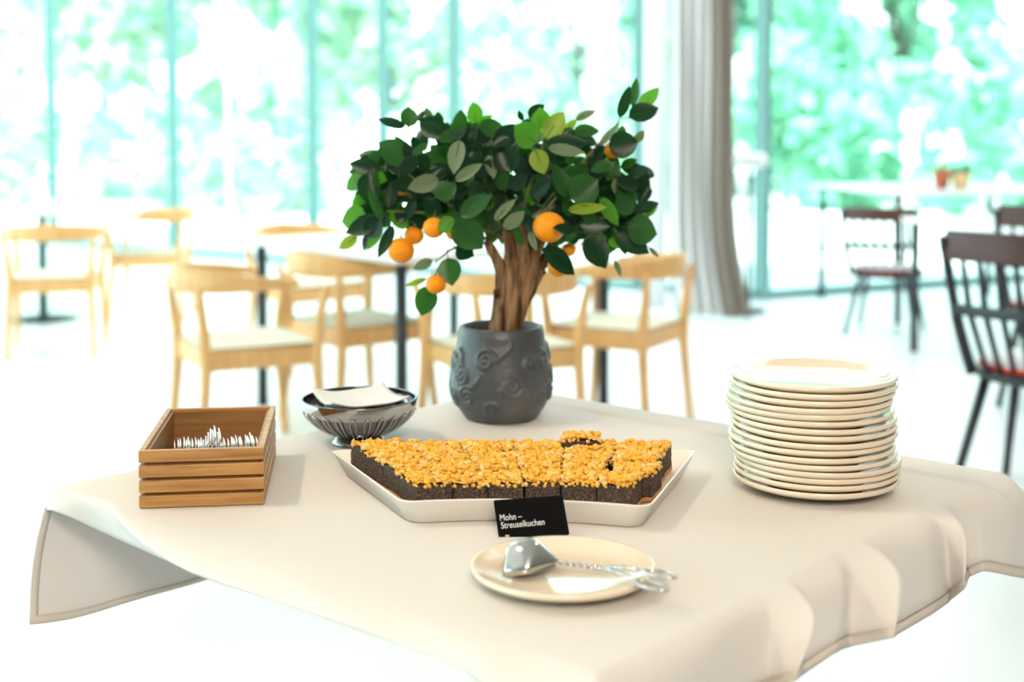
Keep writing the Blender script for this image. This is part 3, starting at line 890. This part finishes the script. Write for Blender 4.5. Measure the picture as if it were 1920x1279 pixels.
# ================================================================== CAKE PIECES
CB = Z0 + .0072          # resting height in the tray
def cake_piece(q, height, label, seed, loc_z=CB, rot=None, lean=0, missing=False):
    """q: four footprint corners (near-left, near-right, far-right, far-left)"""
    rg = random.Random(seed)
    c = sum(q, Vector()) / 4; c.z = loc_z
    t = thing('crumble_cake_piece', label, 'cake', c, 0, 'pieces of poppy seed crumble cake')
    k = [Vector((p.x - c.x, p.y - c.y, 0)) for p in q]
    def at(u, v): return (k[0] * (1 - u) + k[1] * u) * (1 - v) + (k[3] * (1 - u) + k[2] * u) * v
    hc = .006 if height > .02 else .0015; hf = height - .010
    # crust: thin golden base
    b = MB(); ring = [at(0, 0), at(1, 0), at(1, 1), at(0, 1)]
    b.add([p * 1.012 for p in ring] + [p * 1.012 + Vector((0, 0, hc)) for p in ring], [(3, 2, 1, 0), (4, 5, 6, 7), (0, 1, 5, 4), (1, 2, 6, 5), (2, 3, 7, 6), (3, 0, 4, 7)])
    if height > .02: b.build('crust', M['crust'], t, smooth=False, bevel=.0012)
    else: hc = 0
    # poppy filling with rough cut sides
    b = MB(); N = 9; per = []
    for i in range(N): per.append((i / N, 0))
    for i in range(N): per.append((1, i / N))
    for i in range(N): per.append((1 - i / N, 1))
    for i in range(N): per.append((0, 1 - i / N))
    m = len(per); V = []; F = []; H = 7
    for h in range(H + 1):
        for (u, v) in per:
            p = at(u, v); s = 1 - rg.uniform(0, .022) - .012 * (h / H)
            V.append((p.x * s, p.y * s, hc + (hf - hc) * h / H + (rg.uniform(-.0006, .0006) if 0 < h < H else 0)))
    for h in range(H):
        for i in range(m): F.append((h * m + i, h * m + (i + 1) % m, (h + 1) * m + (i + 1) % m, (h + 1) * m + i))
    F.append(tuple(H * m + i for i in range(m))); F.append(tuple(range(m - 1, -1, -1)))
    b.add(V, F); b.build('poppy_filling', M['poppy'], t)
    # crumble: lumps of butter dough pressed together
    b = MB(); n = 8; rows = []
    for i in range(n + 1):
        rows.append([at(.02 + .96 * j / n, .02 + .96 * i / n) + Vector((0, 0, hf + .003 + rg.uniform(-.0015, .002))) for j in range(n + 1)])
    b.grid(rows)
    wx = (k[1] - k[0]).length; wy = (k[3] - k[0]).length
    cnt = int(wx * wy / (.0052 ** 2) * 1.7)
    if missing: cnt = int(cnt * .75)
    for i in range(cnt):
        u, v = rg.random(), rg.random()
        if missing and u < .3 and v < .5 and rg.random() < .85: continue
        p = at(.03 + .94 * u, .03 + .94 * v); r = rg.choice([.0016, .0020, .0024, .0028, .0034, .0042]) * rg.uniform(.85, 1.15)
        b.ball((p.x, p.y, hf + .003 + rg.uniform(-.001, .0045)), r, 1 if r < .0038 else 2, .26, (rg.uniform(.85, 1.25), rg.uniform(.85, 1.25), rg.uniform(.7, 1.0)), rg=rg)
    # crumbs that slid a little over the edge
    for i in range(26):
        u, v = rg.choice([(rg.random(), .02), (.02, rg.random()), (.98, rg.random()), (rg.random(), .03)])
        p = at(u, v); b.ball((p.x, p.y, hf + rg.uniform(-.0025, .002)), rg.uniform(.0018, .0034), 1, .15, rg=rg)
    b.build('crumble', M['crumb'], t)
    if rot: t.rotation_euler = rot
    return t

def build_cake():
    yF, yB = 1.698, 1.922
    rows = 4; cols = 6
    def corner(r, cidx):
        v = r / rows; u = cidx / cols
        xl = -.125 - .116 * v; xr = .158 + .080 * v
        x = xl + (xr - xl) * u
        y = yF + (yB - yF) * v + (.012 * (1 - (2 * u - 1) ** 2)) * (1 - v) - .004 * u
        return Vector((x, y, 0))
    rn = ['front row', 'second row from the front', 'third row from the front', 'back row']
    cn = ['leftmost', 'second from the left', 'third from the left', 'third from the right', 'second from the right', 'rightmost']
    for r in range(rows):
        for c in range(cols):
            q = [corner(r, c), corner(r, c + 1), corner(r + 1, c + 1), corner(r + 1, c)]
            ctr = sum(q, Vector()) / 4
            q = [ctr + (p - ctr) * .986 for p in q]
            rg = random.Random(100 + r * 10 + c)
            sh = Vector((rg.uniform(-.0008, .0008), rg.uniform(-.0008, .0008), 0))
            if r == 1 and c == 5: sh = Vector((.012, -.002, 0))
            if r == 2 and c == 5: sh = Vector((.003, .0, 0))
            if r == 0 and c == 1: sh = Vector((.0, .003, 0))
            q = [p + sh for p in q]
            lb = 'poppy seed crumble cake piece, %s in the %s' % (cn[c], rn[r])
            cake_piece(q, .045 + .0008 * r + rg.uniform(-.001, .001) + (-.003 if (r == 0 and c == 1) else 0), lb, 300 + r * 10 + c, missing=(r == 0 and c == 1))
    # the loose piece lying on top at the back
    p = aty(1088, 826, 1.89)
    q = [Vector((p.x - .028, 1.880, 0)), Vector((p.x + .030, 1.880, 0)), Vector((p.x + .028, 1.918, 0)), Vector((p.x - .026, 1.918, 0))]
    t = cake_piece(q, .017, 'broken lump of crumble cake lying on top of the back row', 777, loc_z=CB + .0445)
build_cake()

# ================================================================== CUTLERY BOX AND FORKS
BXF = onz(262, 951); BXR = onz(496, 951)
BW, BL_, BH = .167, .275, .080
brz = math.radians(7)
bc = (BXF + BXR) / 2
def build_box():
    t = thing('cutlery_box', 'slatted oak cutlery box full of forks on the left of the table', 'box', (bc.x, bc.y, TZ + .001), brz)
    sl = .0165; gap = .0042; th = .008
    for nm, cxy, ln, horiz in (('front_slat', (0, th / 2), BW, True), ('back_slat', (0, BL_ - th / 2), BW, True), ('side_slat', (-BW / 2 + th / 2, BL_ / 2), BL_ - 2 * th, False), ('side_slat', (BW / 2 - th / 2, BL_ / 2), BL_ - 2 * th, False)):
        for k in range(4):
            zc = sl / 2 + k * (sl + gap)
            d = (ln, th, sl) if horiz else (th, ln, sl)
            MB().box((cxy[0], cxy[1], zc), d).build(nm, M['oak'], t, smooth=False, bevel=.0012)
    ins = MB(); hi = 4 * sl + 3 * gap - .004; i0 = th; tt = .004
    ins.box((0, i0 + tt / 2, hi / 2), (BW - 2 * th, tt, hi)); ins.box((0, BL_ - i0 - tt / 2, hi / 2), (BW - 2 * th, tt, hi))
    for s in (-1, 1): ins.box((s * (BW / 2 - th - tt / 2), BL_ / 2, hi / 2), (tt, BL_ - 2 * th - 2 * tt, hi))
    ins.box((0, BL_ / 2, .003), (BW - 2 * th - 2 * tt, BL_ - 2 * th - 2 * tt, .006))
    ins.build('inner_box', M['oak_in'], t, smooth=False)
build_box()

def fork_mesh():
    """lies along y (tines at +y end), flat side in the x-y plane, bowl curving up"""
    b = MB()
    hw = lambda y: .0035 + .0045 * max(0, 1 - y / .03)
    zf = lambda y: .0010 + .004 * math.sin(min(1, max(0, y) / .11) * PI) if y < .11 else .0010 + .010 * ((y - .11) / .07) ** 1.5
    ys_ = [i * .0055 for i in range(23)]
    rows = []
    for y in ys_:
        w = hw(y) if y < .10 else .0035 + .0085 * min(1, (y - .10) / .02)
        rows.append([(x * w, y, zf(y)) for x in (-1, -.5, 0, .5, 1)])
    b.grid(rows); b.grid([[(p[0], p[1], p[2] - .0018) for p in r] for r in rows], flip=True)
    for s in (0, 4):
        b.grid([[r[s] for r in rows], [(r[s][0], r[s][1], r[s][2] - .0018) for r in rows]], flip=(s == 0))
    for k in range(4):
        x = -.0099 + k * .0066
        b.tube([(x, .119 + i * .0072, zf(.119 + i * .0072) - .0009) for i in range(8)], [.0021, .0021, .002, .002, .0019, .0017, .0014, .0007], 6)
    return b
fm = fork_mesh().mesh('fork', M['fork_steel'])
fm.polygons.foreach_set('use_smooth', [True] * len(fm.polygons))
Rb = Matrix.Rotation(brz, 4, 'Z'); 
def put_fork(x, y, z, rx, ry, rz, label):
    o = bpy.data.objects.new('fork', fm); COL.objects.link(o)
    m = Matrix.Translation((bc.x, bc.y, TZ + .001)) @ Rb @ Matrix.Translation((x, y, z)) @ Matrix.Rotation(rz, 4, 'Z') @ Matrix.Rotation(rx, 4, 'X') @ Matrix.Rotation(ry, 4, 'Y')
    o.matrix_world = m
    tag(o, label, 'fork', 'forks in the oak cutlery box')
nf = 34
for i in range(nf):
    x = -.056 + i * .120 / (nf - 1)
    lean = math.radians(-84 + rnd.uniform(-4, 4))
    put_fork(x, .035 + rnd.uniform(-.003, .003), .025 + rnd.uniform(-.001, .002), math.radians(4.5) + rnd.uniform(-.008, .012), lean, rnd.uniform(-.015, .015),
             'steel fork lying on its side in the even row inside the oak box')
for k, (x, dz, rx, lean, lb) in enumerate([(-.012, .026, 8, -58, 'steel fork raised highest in the middle of the oak box, left one'), (-.002, .027, 9, -62, 'steel fork raised in the middle of the oak box, centre one'),
                                           (.010, .026, 8.5, -75, 'steel fork raised in the middle of the oak box, right one'), (.056, .024, 6, -60, 'steel fork raised against the right wall of the oak box')]):
    put_fork(x, .040, dz, math.radians(rx), math.radians(lean), .02 * (k - 1), lb)

# ================================================================== NAPKIN BOWL
BO = onz(676, 815); BO.y = 2.12; BO.x = (671 - CX) / FPX * 2.12
def build_bowl():
    t = thing('napkin_bowl', 'shiny steel bowl with wire loops holding paper napkins', 'bowl', (BO.x, BO.y, TZ + .001))
    R = .0935
    def rr(z):   # bowl radius by height above the foot
        f = min(1, max(0, (z - .016) / .056)); return .040 + (R - .040) * math.sin(f * PI / 2) ** .72
    zs = [.016 + .056 * i / 14 for i in range(15)]
    prof = [(0, .016), (.02, .016)] + [(rr(z), z) for z in zs] + [(R + .002, .0735), (R, .075), (R - .003, .0735)] + [(rr(z) - .0022, z + .0005) for z in reversed(zs[1:])] + [(.036, .0185), (0, .0185)]
    MB().lathe(prof, 96).build('bowl_body', M['steel_dark'], t)
    MB().lathe([(0, 0), (.045, 0), (.046, .003), (.039, .007), (.036, .016), (0, .016)], 64).build('foot', M['steel_dark'], t)
    band = [(rr(z) + .0012, z) for z in (.052, .056, .062, .068, .072)]
    MB().lathe([(rr(.052) - .0003, .0515)] + band + [(R + .001, .0735)], 96).build('rim_band', M['steel'], t)
    nl = 24
    for k in range(nl):
        a0 = 2 * PI * k / nl; pts = []
        hw = .052
        seq = [(-1, .018), (-1, .026), (-1, .036), (-1, .046), (-.8, .0525), (-.3, .0555), (.3, .0555), (.8, .0525), (1, .046), (1, .036), (1, .026), (1, .018)]
        for s, z in seq:
            a = a0 + s * hw; r = rr(z) + .0032
            pts.append((r * math.cos(a), r * math.sin(a), z))
        MB().tube(smoothpath(pts, 4), .0012, 6).build('wire_loop', M['steel'], t)
build_bowl()
def build_napkins():
    rg = random.Random(5)
    for i in range(5):
        s = .056 if i < 4 else .064
        rows = []; zc = TZ + .001 + .046 + i * .0042
        ang = rg.uniform(-.25, .25) + (.30 if i == 4 else 0)
        n = 16
        for a in range(n + 1):
            row = []
            for b in range(n + 1):
                u = -1 + 2 * a / n; v = -1 + 2 * b / n
                r2 = math.hypot(u, v)
                x = u * s; y = v * s
                lift = .0075 * (r2 / 1.41) ** 2.2 * (2.5 if i == 4 else .55) + .0010 * math.sin(5 * u + 3 * v + i)
                row.append((x * math.cos(ang) - y * math.sin(ang), x * math.sin(ang) + y * math.cos(ang), lift))
            rows.append(row)
        b = MB(); b.grid(rows)
        o = b.build('paper_napkin', M['napkin']); o.location = (BO.x, BO.y, zc)
        m = o.modifiers.new('fold thickness', 'SOLIDIFY'); m.thickness = .0028; m.offset = -1
        tag(o, ['lowest', 'second', 'third', 'fourth', 'topmost'][i] + ' white paper napkin of the pile in the steel bowl', 'napkin', 'paper napkins in the steel bowl')
build_napkins()

# ================================================================== POT AND ORANGE TREE
PY = 2.31; PX = (939.5 - CX) / FPX * PY
TREE = thing('potted_orange_tree', 'small orange tree with fruits in a carved grey stone pot', 'plant', (PX, PY, TZ + .001))
def build_pot():
    prof = [(.062, 0), (.068, .006), (.080, .022), (.0875, .040), (.0905, .058), (.0895, .080), (.0860, .105), (.0815, .130), (.0770, .150), (.0745, .158), (.0735, .1625)]
    hs = np.array([p[1] for p in prof]); rs = np.array([p[0] for p in prof])
    nz, na = 96, 260; Hh = .1625
    Z = np.linspace(0, Hh, nz); A = np.linspace(0, 2 * PI, na, endpoint=False)
    Rz = np.interp(Z, hs, rs)
    rg = random.Random(3); curves = []
    for (acx, zc, r0, sg, a0) in [(-1.9, .115, .020, 1, 0), (-1.35, .070, .024, -1, 2), (-2.3, .050, .018, 1, 1), (-.9, .108, .018, -1, .5), (-.75, .045, .020, 1, 3), (-2.6, .100, .016, 1, 4), (-1.75, .030, .015, -1, 5), (-.35, .085, .018, 1, 2)]:
        for rep in range(3):
            ang = acx + rep * 2 * PI / 3 * 1.0
            pts = []
            for i in range(60):
                f = i / 59; th = a0 + sg * f * 2 * PI * 1.7; rr = r0 * (1 - .86 * f)
                pts.append((ang + rr * math.cos(th) / .086, zc + rr * math.sin(th)))
            x0, z0 = pts[0]
            for i in range(1, 26):
                f = i / 25; pts.insert(0, (x0 + .32 * f * math.cos(a0) + .10 * math.sin(f * 3), z0 + sg * .045 * f * (1 - .4 * f)))
            curves.append(np.array(pts))
    allp = np.concatenate(curves)
    AA, ZZ = np.meshgrid(A, Z)
    dmin = np.full(AA.shape, 9.0)
    for a, zc in allp:
        da = np.abs((AA - a + PI) % (2 * PI) - PI) * .086; d = np.hypot(da, ZZ - zc); dmin = np.minimum(dmin, d)
    relief = .0046 * np.exp(-(dmin / .0036) ** 2) - .0014
    fade = np.clip(ZZ / .02, 0, 1) * np.clip((.152 - ZZ) / .012, 0, 1)
    RR = Rz[:, None] + relief * fade
    b = MB(); V = []; F = []
    for i in range(nz):
        for j in range(na): V.append((RR[i, j] * math.cos(A[j]), RR[i, j] * math.sin(A[j]), Z[i]))
    for i in range(nz - 1):
        for j in range(na):
            j2 = (j + 1) % na; F.append((i * na + j, i * na + j2, (i + 1) * na + j2, (i + 1) * na + j))
    F.append(tuple(range(na - 1, -1, -1)))
    b.add(V, F)
    b.lathe([(.0735, .1625), (.0725, .1645), (.0695, .1650), (.0670, .1635), (.0665, .150), (.066, .14), (.0, .139)], na)
    b.build('stone_pot', M['stone'], TREE)
    s = MB(); rows = []
    for i in range(14):
        r = .066 * i / 13; rows.append([(r * math.cos(2 * PI * j / 40), r * math.sin(2 * PI * j / 40), .148 + rg.uniform(-.002, .003)) for j in range(40)] )
        rows[-1].append(rows[-1][0])
    s.grid(rows); s.build('soil', M['soil'], TREE)
build_pot()

TO = Vector((PX, PY, TZ + .001))
def tpx(cx, cy, dy=0):    # crop pixel on the tree close-up -> local point
    return aty(600 + cx / 2.368, 100 + cy / 2.368, PY + dy) - TO
def build_trunk():
    b = MB(); rg = random.Random(4)
    base = tpx(805, 1235)
    base.z = .145
    stems = [  # (base dx, dy, [(crop x, y, dy)...], radius)
        (-.013, -.004, [(800, 1080, 0), (800, 960, -.004), (770, 890, -.01), (742, 835, -.02)], .0105),
        (-.004, -.012, [(835, 1080, -.012), (850, 960, -.014), (845, 880, -.012), (830, 760, -.01)], .0125),
        (.006, -.012, [(865, 1090, -.012), (895, 960, -.016), (900, 880, -.02), (880, 720, -.03)], .0125),
        (.014, -.003, [(890, 1110, -.004), (935, 980, -.004), (955, 890, 0), (1000, 780, 0)], .0135),
        (.018, .006, [(905, 1110, .006), (965, 990, .01), (990, 930, .015), (1040, 820, .03)], .0105),
        (-.008, .010, [(820, 1080, .012), (830, 960, .02), (850, 860, .03), (800, 720, .06)], .0125),
        (.006, .014, [(865, 1080, .014), (900, 960, .025), (930, 850, .04), (980, 720, .07)], .0125),
        (-.002, 0, [(840, 1080, 0), (870, 960, 0), (880, 880, 0), (870, 780, 0)], .014),
    ]
    for dx, dy, pts, r in stems:
        P = [base + Vector((dx * 1.15, dy, 0))] + [tpx(*p) for p in pts]
        sp = smoothpath(P, 7); n = len(sp)
        rad = [r * (1.12 - .42 * (i / (n - 1)) ** 1.5) * (1 + rg.uniform(-.09, .09)) for i in range(n)]
        b.tube(sp, rad, 12)
    for (x, y, dy, r) in [(790, 1065, -.012, .009), (985, 970, -.004, .007), (770, 1150, -.006, .004)]:
        p = tpx(x, y, dy); b.ball(p, r, 2, .12, rg=rg)
    b.build('trunk', M['bark'], TREE)
    # thin branches out into the crown
    br = MB()
    tips = [(370, 520, -.05), (300, 700, -.06), (520, 400, .02), (640, 380, .03), (700, 330, .05), (900, 380, .05), (990, 400, -.04), (1100, 480, -.03), (1240, 420, .0), (1330, 300, .0), (1240, 560, .04), (1360, 720, -.02), (1200, 800, -.05), (560, 880, -.03), (450, 700, .05), (1050, 640, -.08), (800, 520, -.06), (700, 650, -.08)]
    for (x, y, dy) in tips:
        st = tpx(860 + (x - 860) * .12, 800, dy * .2); en = tpx(x, y, dy)
        mid = st.lerp(en, .5) + Vector((0, 0, -.008 + .02 * rg.random()))
        sp = smoothpath([st, mid, en], 6); n = len(sp)
        br.tube(sp, [.0045 - .003 * i / (n - 1) for i in range(n)], 6)
    sp = smoothpath([tpx(1330, 300, 0), tpx(1335, 290, 0), tpx(1420, 285, .0)], 4); br.tube(sp, .0012, 6)
    sp = smoothpath([tpx(640, 840, -.03), tpx(570, 880, -.04), tpx(510, 930, -.05)], 4); br.tube(sp, .0014, 6)
    br.build('branches', M['twig'], TREE)
build_trunk()

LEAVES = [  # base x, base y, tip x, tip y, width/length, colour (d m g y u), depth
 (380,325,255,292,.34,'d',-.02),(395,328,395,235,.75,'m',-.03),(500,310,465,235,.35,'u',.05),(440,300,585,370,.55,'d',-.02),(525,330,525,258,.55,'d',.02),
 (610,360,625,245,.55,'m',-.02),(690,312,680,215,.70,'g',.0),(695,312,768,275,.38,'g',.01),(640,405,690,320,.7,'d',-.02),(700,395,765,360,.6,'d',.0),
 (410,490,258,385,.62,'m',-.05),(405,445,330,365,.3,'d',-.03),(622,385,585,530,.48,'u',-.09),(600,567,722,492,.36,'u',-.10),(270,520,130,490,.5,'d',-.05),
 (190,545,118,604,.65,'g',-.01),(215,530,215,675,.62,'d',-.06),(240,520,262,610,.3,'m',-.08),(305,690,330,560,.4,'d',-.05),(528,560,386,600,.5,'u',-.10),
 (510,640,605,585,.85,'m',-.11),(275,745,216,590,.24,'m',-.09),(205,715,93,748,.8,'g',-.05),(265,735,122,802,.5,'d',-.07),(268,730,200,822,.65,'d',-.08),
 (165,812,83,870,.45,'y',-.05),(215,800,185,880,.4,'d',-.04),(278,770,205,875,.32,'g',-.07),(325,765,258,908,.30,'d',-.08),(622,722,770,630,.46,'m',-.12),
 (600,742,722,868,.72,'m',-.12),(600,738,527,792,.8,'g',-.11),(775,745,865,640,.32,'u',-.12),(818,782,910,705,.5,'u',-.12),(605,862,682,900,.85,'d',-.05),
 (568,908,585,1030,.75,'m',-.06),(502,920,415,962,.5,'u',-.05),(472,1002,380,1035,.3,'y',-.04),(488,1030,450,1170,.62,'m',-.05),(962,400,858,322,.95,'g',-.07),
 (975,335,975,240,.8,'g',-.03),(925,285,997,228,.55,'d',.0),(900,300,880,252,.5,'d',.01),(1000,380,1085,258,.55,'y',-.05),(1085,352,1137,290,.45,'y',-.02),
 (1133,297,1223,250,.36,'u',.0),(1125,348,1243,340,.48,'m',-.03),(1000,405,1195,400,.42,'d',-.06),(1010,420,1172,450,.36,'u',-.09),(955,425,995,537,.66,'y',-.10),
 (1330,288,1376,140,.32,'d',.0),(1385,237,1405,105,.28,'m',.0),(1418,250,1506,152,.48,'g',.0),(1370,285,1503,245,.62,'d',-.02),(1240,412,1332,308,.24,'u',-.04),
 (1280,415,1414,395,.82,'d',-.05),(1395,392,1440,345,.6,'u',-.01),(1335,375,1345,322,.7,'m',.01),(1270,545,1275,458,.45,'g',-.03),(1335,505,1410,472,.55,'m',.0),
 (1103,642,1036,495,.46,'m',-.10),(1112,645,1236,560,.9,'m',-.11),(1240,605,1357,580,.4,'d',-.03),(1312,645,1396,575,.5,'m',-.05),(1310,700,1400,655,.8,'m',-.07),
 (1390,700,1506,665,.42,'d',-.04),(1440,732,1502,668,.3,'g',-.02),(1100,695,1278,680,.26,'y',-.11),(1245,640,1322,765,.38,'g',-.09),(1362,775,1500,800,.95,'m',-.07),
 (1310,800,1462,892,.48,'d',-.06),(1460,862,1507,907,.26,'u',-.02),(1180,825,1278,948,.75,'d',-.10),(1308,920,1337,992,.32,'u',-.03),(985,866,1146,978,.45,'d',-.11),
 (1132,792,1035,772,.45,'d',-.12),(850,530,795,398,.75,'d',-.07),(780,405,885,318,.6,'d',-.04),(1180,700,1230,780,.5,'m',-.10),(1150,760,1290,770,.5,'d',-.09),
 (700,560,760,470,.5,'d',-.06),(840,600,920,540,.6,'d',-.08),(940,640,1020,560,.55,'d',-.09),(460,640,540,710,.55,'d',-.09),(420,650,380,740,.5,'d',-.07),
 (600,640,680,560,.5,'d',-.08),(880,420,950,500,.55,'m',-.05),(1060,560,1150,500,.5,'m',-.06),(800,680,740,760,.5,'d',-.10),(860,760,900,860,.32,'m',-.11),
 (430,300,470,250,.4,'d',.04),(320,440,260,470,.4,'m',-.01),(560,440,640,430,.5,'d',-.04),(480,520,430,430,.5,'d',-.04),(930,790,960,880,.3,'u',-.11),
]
CI = {'d': 0, 'm': 1, 'g': 2, 'y': 3, 'u': 4}
def add_leaf(b, p0, p1, wr, ci, rg, facing=None):
    ax = p1 - p0; L = ax.length
    if L < 1e-4: return
    ax.normalize()
    nrm = facing if facing is not None else Vector((rg.uniform(-.45, .45), -1, rg.uniform(-.1, .75)))
    nrm = (nrm - ax * nrm.dot(ax)).normalized(); sd = ax.cross(nrm)
    curl = rg.uniform(-.10, .16); cup = rg.uniform(.10, .28)
    rows = []; N = 11
    for i in range(N):
        f = i / (N - 1)
        w = L * wr * .56 * (math.sin(PI * (f ** .82)) ** .72 if 0 < f < 1 else 0) * (1 if f < .8 else 1 - .35 * (f - .8) / .2)
        c = p0 + ax * L * f - nrm * L * curl * (f * f)
        rows.append([c + sd * w * a + nrm * w * cup * (a * a) + nrm * .0006 * math.sin(9 * f * PI) * abs(a) for a in (-1, -.66, -.33, 0, .33, .66, 1)])
    b.grid(rows, mi=ci)
def build_leaves():
    rg = random.Random(21); b = MB()
    for (x0, y0, x1, y1, wr, c, dy) in LEAVES:
        d1 = dy + rg.uniform(-.02, .02)
        add_leaf(b, tpx(x0, y0, dy), tpx(x1, y1, d1), wr, CI[c], rg)
        # short stalk
        p0 = tpx(x0, y0, dy); p1 = tpx(x1, y1, d1); b.tube([p0 - (p1 - p0).normalized() * .008, p0 + (p1 - p0) * .5], [.0008, .0005], 5, mi=1)
    # inner leaves that fill the crown
    cnt = 0
    while cnt < 470:
        x = rg.uniform(120, 1480); y = rg.uniform(300, 900)
        u = (x - 800) / 650
        ytop = 330 + 170 * abs(u) ** 2.2 if x < 1250 else 400 + (x - 1250) * .6
        ybot = 800 + 60 * u if abs(x - 870) > 160 else 790
        if x < 640: ybot = 760
        if not (ytop < y < ybot) or abs(u) > .98: continue
        dy = rg.uniform(-.085, .17) * math.sqrt(max(.05, 1 - u * u))
        a = rg.uniform(0, 2 * PI); L = rg.uniform(80, 128)
        p0 = tpx(x - math.cos(a) * L / 2, y - math.sin(a) * L / 2, dy); p1 = tpx(x + math.cos(a) * L / 2, y + math.sin(a) * L / 2, dy + rg.uniform(-.025, .025))
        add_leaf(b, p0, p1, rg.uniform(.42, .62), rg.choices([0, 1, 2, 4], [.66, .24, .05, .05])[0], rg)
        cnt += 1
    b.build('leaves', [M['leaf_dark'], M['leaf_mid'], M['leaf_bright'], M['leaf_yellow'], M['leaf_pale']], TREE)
build_leaves()
for (x, y, r, dy) in [(360, 875, 60, -.07), (417, 808, 45, -.03), (505, 775, 49, -.09), (592, 797, 34, -.06), (1017, 772, 73, -.095), (514, 1026, 46, -.07), (1060, 945, 52, -.07), (362, 597, 36, .0), (1300, 430, 42, -.01), (1105, 872, 32, .0), (1205, 900, 30, -.03), (862, 830, 14, .0)]:
    p = tpx(x, y, dy); R = r / 2.368 / FPX * (PY + dy)
    b = MB(); b.ball((0, 0, 0), R, 3, 0, (1, 1, .94))
    o = b.build('orange_fruit', M['orange'], TREE); o.location = p
    s = MB(); s.tube([(0, 0, R * .88), (.001, 0, R * 1.15), (.003, .002, R * 1.6)], [.0014, .001, .0008], 6); s.ball((0, 0, R * .93), .0026, 1, 0, (1, 1, .4))
    s.build('stalk', M['twig'], o)
